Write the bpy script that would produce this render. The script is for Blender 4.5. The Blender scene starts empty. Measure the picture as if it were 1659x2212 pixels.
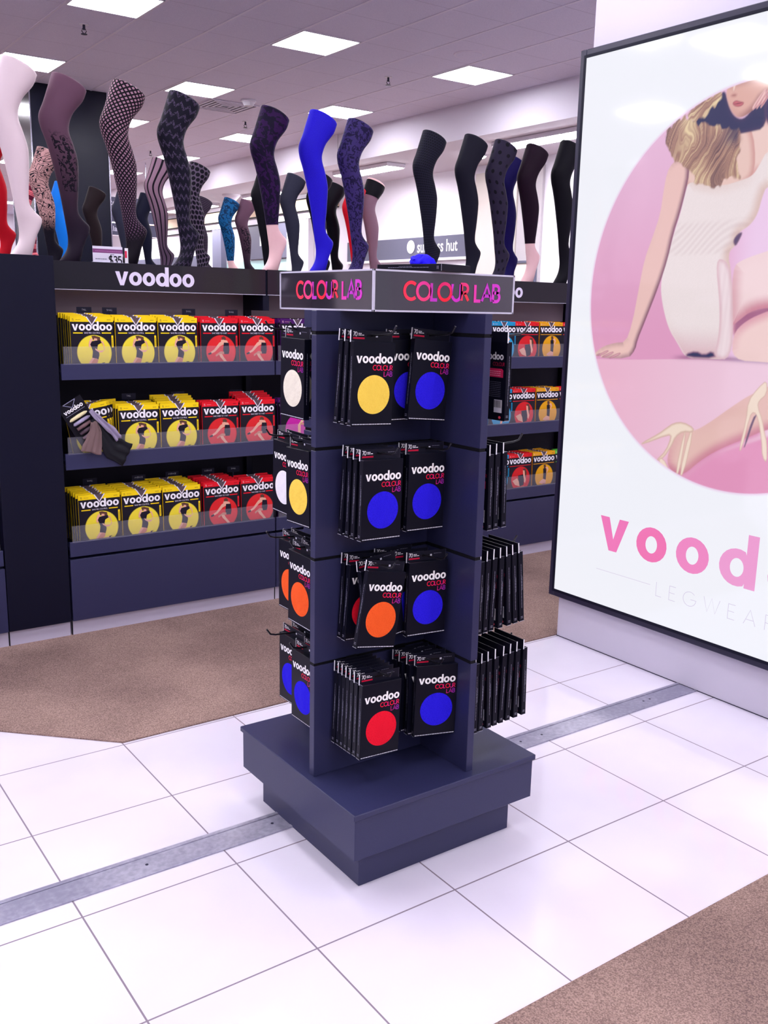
import bpy, math, random
import numpy as np
from mathutils import Matrix, Vector

random.seed(7)
SC = bpy.context.scene
COL = SC.collection
PI = math.pi
EXPOSURE, WORLD_STRENGTH, PANEL, SOFFIT = 0.05, .6, 24, 55

# ------------------------------------------------------------------ camera
def make_camera():
    yaw, pitch, roll = .6205, .2121, .0218
    cy, sy, cp, sp = math.cos(yaw), math.sin(yaw), math.cos(pitch), math.sin(pitch)
    f = Vector((sy*cp, cy*cp, -sp)); r = Vector((cy, -sy, 0)); u = r.cross(f)
    cr, sr = math.cos(roll), math.sin(roll)
    r2 = r*cr + u*sr; u2 = u*cr - r*sr
    cam = bpy.data.cameras.new('camera'); cam.sensor_fit = 'VERTICAL'
    cam.sensor_height = 36; cam.sensor_width = 27
    cam.lens = 36*2053.8/2212; cam.clip_start = .05; cam.clip_end = 200
    o = bpy.data.objects.new('camera', cam); COL.objects.link(o)
    M = Matrix((r2, u2, -f)).transposed().to_4x4()
    M.translation = Vector((-1.1153, -1.8093, 1.5909))
    o.matrix_world = M
    SC.camera = o
make_camera()

# ------------------------------------------------------------------ world, exposure
VS = SC.view_settings
VS.view_transform = 'Standard'; VS.look = 'None'; VS.gamma = 1; VS.use_curve_mapping = False
VS.exposure = EXPOSURE
W = bpy.data.worlds.new('world'); SC.world = W; W.use_nodes = True
bg = W.node_tree.nodes['Background']
bg.inputs[0].default_value = (.80, .78, 1.0, 1); bg.inputs[1].default_value = WORLD_STRENGTH
SC.cycles.max_bounces = 7; SC.cycles.diffuse_bounces = 4; SC.cycles.glossy_bounces = 4
SC.cycles.transparent_max_bounces = 12
SC.cycles.sample_clamp_indirect = 6

# ------------------------------------------------------------------ colours and materials
def lin(c):
    c = c/255
    return c/12.92 if c <= .04045 else ((c+.055)/1.055)**2.4
def C(r, g, b): return (lin(r), lin(g), lin(b), 1)

def mat(name, color=None, rough=.5, spec=.5, metal=0, emit=0, emit_color=None, alpha=None, coat=0):
    m = bpy.data.materials.new(name); m.use_nodes = True
    b = m.node_tree.nodes['Principled BSDF']
    if color: b.inputs['Base Color'].default_value = color
    b.inputs['Roughness'].default_value = rough
    b.inputs['Specular IOR Level'].default_value = spec
    b.inputs['Metallic'].default_value = metal
    if coat: b.inputs['Coat Weight'].default_value = coat; b.inputs['Coat Roughness'].default_value = .05
    if emit:
        b.inputs['Emission Color'].default_value = emit_color or color
        b.inputs['Emission Strength'].default_value = emit
    return m
def bsdf(m): return m.node_tree.nodes['Principled BSDF']

class E:
    """tiny expression builder for math nodes"""
    def __init__(s, nt, sock): s.nt, s.s = nt, sock
    def _op(s, op, *o):
        n = s.nt.nodes.new('ShaderNodeMath'); n.operation = op
        s.nt.links.new(s.s, n.inputs[0])
        for i, x in enumerate(o):
            if isinstance(x, E): s.nt.links.new(x.s, n.inputs[i+1])
            else: n.inputs[i+1].default_value = x
        return E(s.nt, n.outputs[0])
    def __add__(s, o): return s._op('ADD', o)
    def __sub__(s, o): return s._op('SUBTRACT', o)
    def __mul__(s, o): return s._op('MULTIPLY', o)
    def __lt__(s, o): return s._op('LESS_THAN', o)
    def __gt__(s, o): return s._op('GREATER_THAN', o)
    def fract(s): return s._op('FRACT')
    def floor(s): return s._op('FLOOR')
    def abs(s): return s._op('ABSOLUTE')
    def sin(s): return s._op('SINE')
    def mx(s, o): return s._op('MAXIMUM', o)
    def mn(s, o): return s._op('MINIMUM', o)
    def pow(s, o): return s._op('POWER', o)
    def smooth(s, a, b, lo=0., hi=1.):
        n = s.nt.nodes.new('ShaderNodeMapRange'); n.interpolation_type = 'SMOOTHSTEP'
        s.nt.links.new(s.s, n.inputs[0])
        for i, x in enumerate((a, b, lo, hi)): n.inputs[i+1].default_value = x
        return E(s.nt, n.outputs[0])
def coords(nt, kind='Object'):
    if kind == 'UV':
        t = nt.nodes.new('ShaderNodeTexCoord'); src = t.outputs['UV']
    elif kind == 'World':
        t = nt.nodes.new('ShaderNodeNewGeometry'); src = t.outputs['Position']
    else:
        t = nt.nodes.new('ShaderNodeTexCoord'); src = t.outputs[kind]
    s = nt.nodes.new('ShaderNodeSeparateXYZ'); nt.links.new(src, s.inputs[0])
    return E(nt, s.outputs[0]), E(nt, s.outputs[1]), E(nt, s.outputs[2]), src
def mixc(nt, fac, a, b):
    n = nt.nodes.new('ShaderNodeMix'); n.data_type = 'RGBA'
    nt.links.new(fac.s, n.inputs[0])
    for i, x in ((6, a), (7, b)):
        if isinstance(x, tuple): n.inputs[i].default_value = x
        else: nt.links.new(x, n.inputs[i])
    return n.outputs[2]
def noise(nt, src, scale, detail=2, dist=0):
    n = nt.nodes.new('ShaderNodeTexNoise'); n.inputs['Scale'].default_value = scale
    n.inputs['Detail'].default_value = detail; n.inputs['Distortion'].default_value = dist
    if src is not None: nt.links.new(src, n.inputs['Vector'])
    return E(nt, n.outputs['Fac'])
def set_color(m, sock): m.node_tree.links.new(sock, bsdf(m).inputs['Base Color'])
def set_bump(m, h, strength=.3, dist=.01):
    nt = m.node_tree; n = nt.nodes.new('ShaderNodeBump')
    n.inputs['Strength'].default_value = strength; n.inputs['Distance'].default_value = dist
    nt.links.new(h.s, n.inputs['Height']); nt.links.new(n.outputs[0], bsdf(m).inputs['Normal'])

def attr_mat(name, rough, spec=.5, emit=0, coat=0):
    m = mat(name, rough=rough, spec=spec, coat=coat)
    a = m.node_tree.nodes.new('ShaderNodeAttribute'); a.attribute_name = 'Col'
    if emit:
        m.node_tree.links.new(a.outputs['Color'], bsdf(m).inputs['Emission Color'])
        bsdf(m).inputs['Emission Strength'].default_value = emit
        bsdf(m).inputs['Base Color'].default_value = (.02, .02, .02, 1)
    else:
        set_color(m, a.outputs['Color'])
    return m
M = {}
M['card'] = attr_mat('printed_card', .38, .16)
M['matt'] = attr_mat('matt_colour', .6, .3)
M['poster'] = attr_mat('backlit_poster', .06, .5, emit=.90)
M['laminate'] = mat('charcoal_laminate', C(66, 66, 92), .38, .35)
def _lam():
    nt = M['laminate'].node_tree; x, y, z, src = coords(nt)
    n = noise(nt, src, 900, 1)
    set_color(M['laminate'], mixc(nt, n.smooth(.3, .7), C(42, 44, 78), C(50, 52, 87)))
_lam()
M['dark_laminate'] = mat('navy_black_laminate', C(15, 16, 36), .45, .16)
M['slot'] = mat('slot_black', C(12, 12, 20), .7, .2)  # near-black for slat grooves, plinth joints and thin black trim lines
M['back_panel'] = mat('dark_back_panel', C(34, 32, 46), .6, .2)
M['upper_board'] = mat('taupe_upper_board', C(168, 148, 158), .6, .3)
M['plinth'] = mat('pale_plinth', C(190, 185, 205), .4, .4)
M['chrome'] = mat('chrome', C(190, 190, 205), .18, .5, 1)
M['black_steel'] = mat('black_steel', C(34, 34, 42), .3, .6, .6)
M['plaster'] = mat('white_plaster', C(225, 220, 232), .8, .2)
M['white'] = mat('white_paint', C(235, 232, 242), .5, .3)
M['pillar_paint'] = mat('pillar_paint', C(212, 207, 222), .5, .3)
M['frame'] = mat('dark_frame', C(32, 30, 56), .35, .4)
M['sign_black'] = mat('gloss_black_acrylic', C(24, 20, 30), .07, .4)
M['acrylic_edge'] = mat('frosted_acrylic_edge', C(205, 203, 222), .3, .5)
def acrylic(name, tint, a):
    m = bpy.data.materials.new(name); m.use_nodes = True; nt = m.node_tree
    for n in list(nt.nodes): nt.nodes.remove(n)
    out = nt.nodes.new('ShaderNodeOutputMaterial'); mx = nt.nodes.new('ShaderNodeMixShader')
    tr = nt.nodes.new('ShaderNodeBsdfTransparent'); p = nt.nodes.new('ShaderNodeBsdfPrincipled')
    p.inputs['Base Color'].default_value = tint; p.inputs['Roughness'].default_value = .08
    mx.inputs[0].default_value = a
    nt.links.new(tr.outputs[0], mx.inputs[1]); nt.links.new(p.outputs[0], mx.inputs[2])
    nt.links.new(mx.outputs[0], out.inputs[0]); return m
M['clear'] = acrylic('clear_acrylic', C(190, 190, 205), .10)
M['lamp'] = mat('lamp_diffuser', C(255, 255, 255), .6, 0, emit=PANEL, emit_color=(.95, .93, 1, 1))
M['lamp_soffit'] = mat('soffit_lamp_diffuser', C(255, 255, 255), .6, 0, emit=SOFFIT, emit_color=(1, .97, 1, 1))
M['led'] = mat('led_spot', C(255, 255, 255), .6, 0, emit=250, emit_color=(1, .98, 1, 1))
M['mannequin'] = mat('mannequin_skin_plastic', C(226, 184, 186), .35, .3)
M['mannequin_pale'] = mat('mannequin_cream_plastic', C(216, 198, 203), .35, .3)

def m_floor():
    m = mat('glossy_white_tile', rough=.06, spec=.34); nt = m.node_tree
    x, y, z, src = coords(nt, 'World')
    def line(e, off, step, w):
        return ((((e - off)*(1/step)).fract() - .5).abs() > (.5 - w/step))
    lx = line(x, 0, .45, .0024)
    near = (y < .58)
    ly1 = line(y, 0, .45, .0024)*near
    ly2 = line(y, .92, .4425, .0024)*(y > .58)
    g = lx.mx(ly1).mx(ly2)
    n = noise(nt, src, 1.7, 3)
    tile = mixc(nt, n.smooth(.3, .7), C(220, 214, 229), C(229, 224, 237))
    set_color(m, mixc(nt, g, tile, C(132, 120, 134)))
    r = g*.6 + .06; nt.links.new(r.s, bsdf(m).inputs['Roughness'])
    set_bump(m, (g*-1) + noise(nt, src, 6, 2)*.12, .25, .002)
    return m
M['floor'] = m_floor()
def m_carpet():
    m = mat('brown_loop_carpet', rough=.95, spec=.1); nt = m.node_tree
    x, y, z, src = coords(nt, 'World')
    n = noise(nt, src, 260, 2); big = noise(nt, src, 1.6, 4)
    rib = ((x + y)*900).sin()*.5 + .5
    a = mixc(nt, n.smooth(.3, .7), C(132, 109, 102), C(182, 154, 142))
    set_color(m, mixc(nt, big.smooth(.38, .62), a, mixc(nt, n.smooth(.3, .7), C(110, 90, 86), C(160, 134, 124))))
    set_bump(m, n + rib*.3, .6, .004)
    return m
M['carpet'] = m_carpet()
def m_ceiling():
    m = mat('ceiling_tile', rough=.9, spec=.1); nt = m.node_tree
    x, y, z, src = coords(nt, 'World')
    def line(e, off, step, w):
        return ((((e - off)*(1/step)).fract() - .5).abs() > (.5 - w/step))
    lx = line(x, .26, .6, .004); ly = line(y, .215, .6, .002)
    n = noise(nt, src, 140, 2)
    a = mixc(nt, n.smooth(.35, .65), C(218, 214, 236), C(226, 222, 242))
    a = mixc(nt, ly, a, C(176, 168, 192))
    set_color(m, a)
    set_bump(m, n*.2 - ly, .4, .004)
    return m
M['ceiling'] = m_ceiling()
M['tee'] = mat('ceiling_tee_bar', C(226, 220, 238), .5, .3)
M['strip'] = mat('brushed_steel_strip', C(150, 148, 168), .35, .5, .35)
def _strip():
    nt = M['strip'].node_tree; x, y, z, src = coords(nt, 'World')
    n = noise(nt, src, 2.2, 4); f = noise(nt, src, 60, 3)
    set_color(M['strip'], mixc(nt, (n*.8 + f*.3).smooth(.4, .75), C(146, 144, 166), C(200, 198, 214)))
_strip()

def fabric(name, col, dark, scale=55):
    m = mat(name, rough=.8, spec=.15); nt = m.node_tree
    x, y, z, src = coords(nt)
    w = (x*1.0 + noise(nt, src, 14, 2)*.05)*scale
    set_color(m, mixc(nt, noise(nt, src, 700, 1).smooth(.3, .7), col, dark))
    set_bump(m, w.sin().pow(2)*.6 + noise(nt, src, 40, 2), .7, .004)
    return m
FAB = {
 'yellow': fabric('yellow_tights_fabric', C(255, 222, 96), C(248, 208, 76)),
 'blue': fabric('blue_tights_fabric', C(46, 30, 232), C(30, 18, 205)),
 'orange': fabric('orange_tights_fabric', C(255, 104, 42), C(242, 84, 30)),
 'red': fabric('red_tights_fabric', C(246, 22, 52), C(222, 12, 40)),
 'white': fabric('white_tights_fabric', C(250, 248, 252), C(236, 234, 244)),
 'cream': fabric('cream_tights_fabric', C(250, 246, 226), C(232, 226, 204)),
}

# ------------------------------------------------------------------ mesh builder
class MB:
    def __init__(s): s.v, s.f, s.m, s.c, s.sm = [], [], [], [], []
    def add(s, pts, faces, col=(1, 1, 1, 1), m=0, smooth=False):
        k = len(s.v); s.v += [tuple(p) for p in pts]
        for f in faces:
            s.f.append([i + k for i in f]); s.m.append(m); s.c.append(col); s.sm.append(smooth)
        return s
    def box(s, x0, x1, y0, y1, z0, z1, col=(1, 1, 1, 1), m=0, bev=0):
        if bev:
            b = min(bev, (x1-x0)/2.1, (y1-y0)/2.1, (z1-z0)/2.1)
            P, F = [], []
            X, Y, Z = (x0, x1), (y0, y1), (z0, z1)
            sg = (1, -1)
            idx = {}
            for i in (0, 1):
                for j in (0, 1):
                    for k in (0, 1):
                        a = (X[i]+sg[i]*b, Y[j]+sg[j]*b, Z[k]+sg[k]*b)
                        idx[i, j, k, 0] = len(P); P.append((X[i], a[1], a[2]))
                        idx[i, j, k, 1] = len(P); P.append((a[0], Y[j], a[2]))
                        idx[i, j, k, 2] = len(P); P.append((a[0], a[1], Z[k]))
            for i in (0, 1):
                q = [idx[i, 0, 0, 0], idx[i, 1, 0, 0], idx[i, 1, 1, 0], idx[i, 0, 1, 0]]; F.append(q if i else q[::-1])
                q = [idx[0, i, 0, 1], idx[1, i, 0, 1], idx[1, i, 1, 1], idx[0, i, 1, 1]]; F.append(q[::-1] if i else q)
                q = [idx[0, 0, i, 2], idx[1, 0, i, 2], idx[1, 1, i, 2], idx[0, 1, i, 2]]; F.append(q if i else q[::-1])
            for i in (0, 1):
                for j in (0, 1):
                    q = [idx[i, j, 0, 0], idx[i, j, 1, 0], idx[i, j, 1, 1], idx[i, j, 0, 1]]; F.append(q if i != j else q[::-1])
                    q = [idx[i, 0, j, 0], idx[i, 1, j, 0], idx[i, 1, j, 2], idx[i, 0, j, 2]]; F.append(q[::-1] if i != j else q)
                    q = [idx[0, i, j, 1], idx[1, i, j, 1], idx[1, i, j, 2], idx[0, i, j, 2]]; F.append(q if i != j else q[::-1])
            for i in (0, 1):
                for j in (0, 1):
                    for k in (0, 1):
                        q = [idx[i, j, k, 0], idx[i, j, k, 1], idx[i, j, k, 2]]
                        F.append(q if (i+j+k) % 2 else q[::-1])
            return s.add(P, F, col, m)
        P = [(x, y, z) for x in (x0, x1) for y in (y0, y1) for z in (z0, z1)]
        F = [(0, 1, 3, 2), (4, 6, 7, 5), (0, 4, 5, 1), (2, 3, 7, 6), (0, 2, 6, 4), (1, 5, 7, 3)]
        return s.add(P, F, col, m)
    def tube(s, path, r, n=8, col=(1, 1, 1, 1), m=0, smooth=True):
        P = [Vector(p) for p in path]; rings = []
        up = Vector((0, 0, 1))
        for i, p in enumerate(P):
            d = (P[min(i+1, len(P)-1)] - P[max(i-1, 0)]).normalized()
            a = d.cross(up)
            if a.length < .05: a = d.cross(Vector((1, 0, 0)))
            a.normalize(); b = d.cross(a)
            rr = r[i] if isinstance(r, (list, tuple)) else r
            rings.append([p + (a*math.cos(2*PI*k/n) + b*math.sin(2*PI*k/n))*rr for k in range(n)])
        V = [q for R in rings for q in R]; F = []
        for i in range(len(P)-1):
            for k in range(n):
                F.append((i*n+k, i*n+(k+1) % n, (i+1)*n+(k+1) % n, (i+1)*n+k))
        s.add(V, F, col, m, smooth)
        s.add(rings[0], [tuple(range(n))[::-1]], col, m); s.add(rings[-1], [tuple(range(n))], col, m)
        return s
    def cyl(s, c, r, z0, z1, n=24, col=(1, 1, 1, 1), m=0, r2=None):
        r2 = r if r2 is None else r2
        V = [(c[0]+r*math.cos(2*PI*k/n), c[1]+r*math.sin(2*PI*k/n), z0) for k in range(n)] + \
            [(c[0]+r2*math.cos(2*PI*k/n), c[1]+r2*math.sin(2*PI*k/n), z1) for k in range(n)]
        F = [(k, (k+1) % n, n+(k+1) % n, n+k) for k in range(n)]
        s.add(V, F, col, m, True)
        return s.add(V, [tuple(range(n))[::-1], tuple(range(n, 2*n))], col, m)
    def flat(s, polys, fn, m=0):
        for pts, col in polys: s.add([fn(a, b) for a, b in pts], [tuple(range(len(pts)))], col, m)
        return s
    def build(s, name, mats, parent=None, loc=None):
        me = bpy.data.meshes.new(name); me.from_pydata(s.v, [], s.f)
        if not isinstance(mats, (list, tuple)): mats = [mats]
        for x in mats: me.materials.append(x)
        me.polygons.foreach_set('material_index', s.m)
        me.polygons.foreach_set('use_smooth', s.sm)
        a = me.color_attributes.new('Col', 'FLOAT_COLOR', 'CORNER')
        buf = np.array([c for f, c in zip(s.f, s.c) for _ in f], dtype=np.float32).ravel()
        a.data.foreach_set('color', buf)
        me.update()
        o = bpy.data.objects.new(name, me); COL.objects.link(o)
        if parent: o.parent = parent
        if loc: o.location = loc
        return o
def tag(o, label=None, cat=None, group=None, kind=None):
    if label: o['label'] = label
    if cat: o['category'] = cat
    if group: o['group'] = group
    if kind: o['kind'] = kind
    return o
def thing(name, label, cat, loc=(0, 0, 0), rz=0, group=None):
    o = bpy.data.objects.new(name, None); COL.objects.link(o)
    o.location = loc; o.rotation_euler = (0, 0, rz); o.empty_display_size = .05
    return tag(o, label, cat, group)
def kids(o): return [c for c in bpy.data.objects if c.parent == o]
def tree(o): return (o, [tree(c) for c in kids(o)])
def copy_tree(t, parent=None):
    o, ch = t
    c = o.copy(); COL.objects.link(c)
    if parent: c.parent = parent
    for x in ch: copy_tree(x, c)
    return c
def structure(name, mb, mats):
    return tag(mb.build(name, mats), kind='structure')

# ------------------------------------------------------------------ lettering
def arc(cx, cy, rx, ry, a0, a1, n=14):
    return [(cx+rx*math.cos(math.radians(a0+(a1-a0)*i/n)), cy+ry*math.sin(math.radians(a0+(a1-a0)*i/n))) for i in range(n+1)]
GL = {
 'A': (.86, [[(0.02, 0), (.43, 1), (.84, 0)], [(.17, .33), (.69, .33)]]),
 'B': (.58, [[(0, 0), (0, 1), (.26, 1)] + arc(.26, .77, .24, .23, 85, -90, 8) + [(0, .54)], [(.26, .54)] + arc(.28, .27, .27, .27, 85, -90, 8) + [(0, 0)]]),
 'C': (.86, [arc(.5, .5, .5, .5, 48, 312, 18)]),
 'D': (.74, [[(0, 0), (0, 1), (.25, 1)] + arc(.25, .5, .48, .5, 88, -88, 12) + [(.25, 0), (0, 0)]]),
 'E': (.5, [[(.5, 1), (0, 1), (0, 0), (.5, 0)], [(0, .52), (.44, .52)]]),
 'F': (.48, [[(.48, 1), (0, 1), (0, 0)], [(0, .52), (.42, .52)]]),
 'G': (.95, [arc(.5, .5, .5, .5, 45, 355, 20) + [(1.0, .48), (.58, .48)]]),
 'H': (.66, [[(0, 0), (0, 1)], [(.66, 0), (.66, 1)], [(0, .52), (.66, .52)]]),
 'I': (.05, [[(.02, 0), (.02, 1)]]),
 'K': (.62, [[(0, 0), (0, 1)], [(.58, 1), (.05, .5), (.62, 0)]]),
 'L': (.46, [[(0, 1), (0, 0), (.46, 0)]]),
 'M': (.9, [[(0, 0), (.08, 1), (.45, .25), (.82, 1), (.9, 0)]]),
 'N': (.7, [[(0, 0), (0, 1), (.7, 0), (.7, 1)]]),
 'O': (1.0, [arc(.5, .5, .5, .5, 0, 360, 24)]),
 'P': (.52, [[(0, 0), (0, 1), (.24, 1)] + arc(.24, .74, .26, .26, 85, -90, 8) + [(0, .48)]]),
 'R': (.56, [[(0, 0), (0, 1), (.24, 1)] + arc(.24, .74, .26, .26, 85, -90, 8) + [(0, .48)], [(.24, .48), (.56, 0)]]),
 'S': (.5, [arc(.25, .76, .23, .24, 40, 230, 8) + arc(.25, .26, .25, .26, 60, -140, 9)]),
 'T': (.6, [[(0, 1), (.6, 1)], [(.3, 1), (.3, 0)]]),
 'U': (.66, [[(0, 1), (0, .33)] + arc(.33, .33, .33, .33, 180, 360, 10) + [(.66, 1)]]),
 'V': (.78, [[(0, 1), (.39, 0), (.78, 1)]]),
 'W': (1.2, [[(0, 1), (.3, 0), (.6, 1), (.9, 0), (1.2, 1)]]),
 'X': (.6, [[(0, 0), (.6, 1)], [(0, 1), (.6, 0)]]), 'Y': (.66, [[(0, 1), (.33, .5), (.66, 1)], [(.33, .5), (.33, 0)]]),
 '0': (.56, [arc(.28, .5, .28, .5, 0, 360, 16)]), '7': (.5, [[(0, 1), (.5, 1), (.18, 0)]]),
 '1': (.2, [[(0, .85), (.15, 1), (.15, 0)]]), '5': (.5, [[(.45, 1), (.1, 1), (.04, .56)] + arc(.22, .3, .27, .3, 110, -140, 9)]),
 '2': (.5, [arc(.25, .74, .24, .26, 160, -30, 8) + [(.02, 0), (.5, 0)]]),
 '3': (.5, [arc(.24, .76, .22, .24, 150, -80, 8) + arc(.24, .27, .25, .27, 80, -150, 9)]),
 '$': (.5, [arc(.25, .76, .23, .24, 40, 230, 8) + arc(.25, .26, .25, .26, 60, -140, 9), [(.25, 1.15), (.25, -.15)]]),
}
def stroke(path, w):
    n = len(path); closed = math.dist(path[0], path[-1]) < 1e-6
    L, R = [], []
    for i in range(n):
        if closed: a, b = path[i-1 if i else n-2], path[i+1 if i < n-1 else 1]
        else: a, b = path[max(i-1, 0)], path[min(i+1, n-1)]
        p = path[i]
        def nrm(u, v):
            d = (v[0]-u[0], v[1]-u[1]); l = math.hypot(*d) or 1; return (-d[1]/l, d[0]/l)
        n1 = nrm(a, p) if a != p else nrm(p, b); n2 = nrm(p, b) if b != p else nrm(a, p)
        m = (n1[0]+n2[0], n1[1]+n2[1]); l2 = m[0]**2+m[1]**2
        k = min(2/l2 if l2 > .05 else 1, 2.2)
        o = (m[0]*k*w/2, m[1]*k*w/2)
        L.append((p[0]+o[0], p[1]+o[1])); R.append((p[0]-o[0], p[1]-o[1]))
    return [[L[i], R[i], R[i+1], L[i+1]] for i in range(n-1)]
def caps(text, h, w=.13, gap=.2, color=(1, 1, 1, 1), cols=None):
    """list of (poly, colour), starting at x = 0 with the baseline at 0; returns polys and width"""
    out, x = [], 0
    for i, ch in enumerate(text):
        if ch == ' ': x += .45; continue
        adv, st = GL[ch]
        for path in st:
            for q in stroke(path, w):
                if cols:
                    q2 = [(a + x, b) for a, b in q]; col = cols(i, sum(a for a, b in q2)/4, sum(b for a, b in q2)/4)
                else: col = color
                out.append(([((a + x)*h, b*h) for a, b in q], col))
        x += adv + gap
    return out, (x - gap)*h
def logo(h, gap=.02, color=(1, 1, 1, 1), cols=None):
    """the heavy rounded lowercase word: v o o d o o; x-height h"""
    out, x = [], 0
    def ring(x0, r0=.5, rx=.19, ry=.25, n=22):
        q = []
        for i in range(n):
            a, b = 2*PI*i/n, 2*PI*(i+1)/n
            q.append([(x0+.5+r0*math.cos(a), .5+r0*math.sin(a)), (x0+.5+r0*math.cos(b), .5+r0*math.sin(b)),
                      (x0+.5+rx*math.cos(b), .5+ry*math.sin(b)), (x0+.5+rx*math.cos(a), .5+ry*math.sin(a))])
        return q
    for i, ch in enumerate('voodoo'):
        if ch == 'v': P = [[(x, 1), (x+.32, 1), (x+.5, .36), (x+.36, 0)][::1], [(x+.36, 0), (x+.5, .36), (x+.64, 0)], [(x+.64, 0), (x+.5, .36), (x+.68, 1), (x+1, 1)]]; adv = 1
        elif ch == 'o': P = ring(x); adv = 1
        else: P = [[(min(a, x+.74), b) for a, b in q] for q in ring(x, .5) if min(a for a, b in q) < x+.739] + [[(x+.74, 0), (x+1.04, 0), (x+1.04, 1.42), (x+.74, 1.42)]]; adv = 1.04
        for q in P:
            out.append(([(a*h, b*h) for a, b in q], cols(i) if cols else color))
        x += adv + gap
    return out, (x - gap)*h
def shift(polys, dx, dy): return [([(a+dx, b+dy) for a, b in q], c) for q, c in polys]
def disc(cx, cy, r, col, n=36, ry=None):
    ry = ry or r
    return [([(cx+r*math.cos(2*PI*i/n), cy+ry*math.sin(2*PI*i/n)) for i in range(n)], col)]
def dashes(x0, x1, y, h, col, seed=0, lo=.012, hi=.03):
    """a line of unreadable small print"""
    rnd = random.Random(seed); out = []; x = x0
    while x < x1:
        w = rnd.uniform(lo, hi)*.35
        out.append(([(x, y), (min(x+w, x1), y), (min(x+w, x1), y+h), (x, y+h)], col)); x += w + .0012
    return out
def font_polys(text, h, color):
    """lowercase sign lettering from the built-in font, as polygons"""
    cu = bpy.data.curves.new('lettering', 'FONT'); cu.body = text; cu.size = h; cu.resolution_u = 3; cu.offset = h*.012
    o = bpy.data.objects.new('lettering', cu); COL.objects.link(o)
    dg = bpy.context.evaluated_depsgraph_get(); me = bpy.data.meshes.new_from_object(o.evaluated_get(dg))
    out = [([(me.vertices[i].co.x, me.vertices[i].co.y) for i in p.vertices], color) for p in me.polygons]
    w = max((v.co.x for v in me.vertices), default=0)
    bpy.data.objects.remove(o); bpy.data.curves.remove(cu); bpy.data.meshes.remove(me)
    return out, w
WHITE = C(248, 246, 252); BLACK = C(11, 12, 27); INK = C(9, 9, 20)

# ================================================================== the room
CZ, SZ = 3.84, 3.463            # store ceiling, lower soffit at the mall front
b = MB().box(-7, 7.65, -10, 26, -.06, 0)
structure('floor', b, M['floor'])

def slab(name, outline, z0, z1, m, label=None):
    n = len(outline); b = MB()
    b.add([(x, y, z0) for x, y in outline] + [(x, y, z1) for x, y in outline],
          [tuple(range(n))[::-1], tuple(range(n, 2*n))] + [(i, (i+1) % n, n+(i+1) % n, n+i) for i in range(n)])
    return b.build(name, m)
tag(slab('floor_carpet', [(.002, 1.376), (7.6, 1.376), (7.6, 25.9), (-6.9, 25.9), (-6.9, 8.05)], .0005, .006, M['carpet']), kind='structure')
tag(slab('floor_carpet', [(-6.9, -9.9), (7.6, -9.9), (7.6, -.45), (-6.9, -.45)], .0005, .006, M['carpet']), kind='structure')

# steel expansion-joint strip let into the tiles
t = thing('expansion_joint_strip', 'long brushed steel cover strip set into the white tiles under the display stand', 'floor strip', (0, .583, 0))
MB().box(-7, 2.235, -.036, .036, .0004, .0030).build('cover_plate', M['strip'], t)
for s in (-1, 1):
    MB().box(-7, 2.235, min(s*.038, s*.052), max(s*.038, s*.052), .0004, .0055, bev=.001).build('side_rail', M['strip'], t)
for x in (-.22, .19, -.85, 1.25, 1.36, 1.95, 1.99):
    MB().cyl((x, 0), .0048, .0028, .0036, 12).build('screw', M['frame'], t)

# ceiling with exposed tee bars
structure('ceiling', MB().box(-7, 6.15, -10, 26, CZ, CZ+.1), M['ceiling'])
b = MB(); x = .26 - 12*.6
while x < 6.1:
    if x > -6.9: b.box(x-.011, x+.011, -10, 26, CZ-.004, CZ+.001)
    x += .6
tag(b.build('ceiling_tee_bar_grid', M['tee']), kind='structure')
b = MB().box(6.15, 6.30, -10, 26, SZ, CZ+.1)
structure('wall_bulkhead', b, M['plaster'])
structure('ceiling_soffit', MB().box(6.30, 7.65, -10, 26, SZ, SZ+.1), M['plaster'])
structure('wall_mall', MB().box(7.65, 7.80, -10, 26, 0, SZ+.1), M['plaster'])
structure('wall_end', MB().box(-7, 7.80, 26, 26.15, 0, CZ+.1), M['plaster'])
structure('wall_left', MB().box(-7.15, -7, -10, 26.15, 0, CZ+.1), M['plaster'])
structure('trim_1', MB().box(6.1485, 6.1505, 9.602, 9.608, SZ, CZ, m=0), M['frame'])
# white pillar that carries the light box
structure('wall_pillar', MB().box(2.24, 2.95, -1.6, 1.374, 0, CZ, bev=.003), M['pillar_paint'])
structure('baseboard_pillar', MB().box(2.2385, 2.24, -1.6, 1.374, 0, .0035), M['frame'])

# ---- recessed ceiling lights on their grid
def panel_light(x, y, label):
    t = thing('ceiling_light', label, 'ceiling light', (x, y, CZ), group='square recessed ceiling light panels')
    h = .29; b = MB()
    for a in (0, 1):
        b.box(*((-h, h) if a else (-h, -h+.012)), *((-h, -h+.012) if a else (-h, h)), -.008, 0)
        b.box(*((-h, h) if a else (h-.012, h)), *((h-.012, h) if a else (-h, h)), -.008, 0)
    b.build('light_frame', M['white'], t)
    MB().box(-h+.012, h-.012, -h+.012, h-.012, -.0055, -.001).build('diffuser', M['lamp'], t)
    return t
SEEN = {(0, 0): 'square ceiling light nearest the camera, top centre above the stand', (1, 0): 'square ceiling light left of the round ceiling speaker, near the white pillar',
        (0, 1): 'square ceiling light behind the zigzag-patterned leg, beside the air vent', (1, 1): 'square ceiling light just above the royal blue mannequin leg',
        (1, 2): 'square ceiling light left of the dark purple mannequin leg, further back', (-1, 0): 'square ceiling light cut off by the top left corner of the picture',
        (0, 2): 'small ceiling light seen right of the fishnet leg thigh', (0, 3): 'distant ceiling light seen left of the fishnet leg calf', (1, 3): 'distant ceiling light behind the vertical-striped leg',
        (1, 4): 'most distant ceiling light visible between fishnet and striped legs'}
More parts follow.
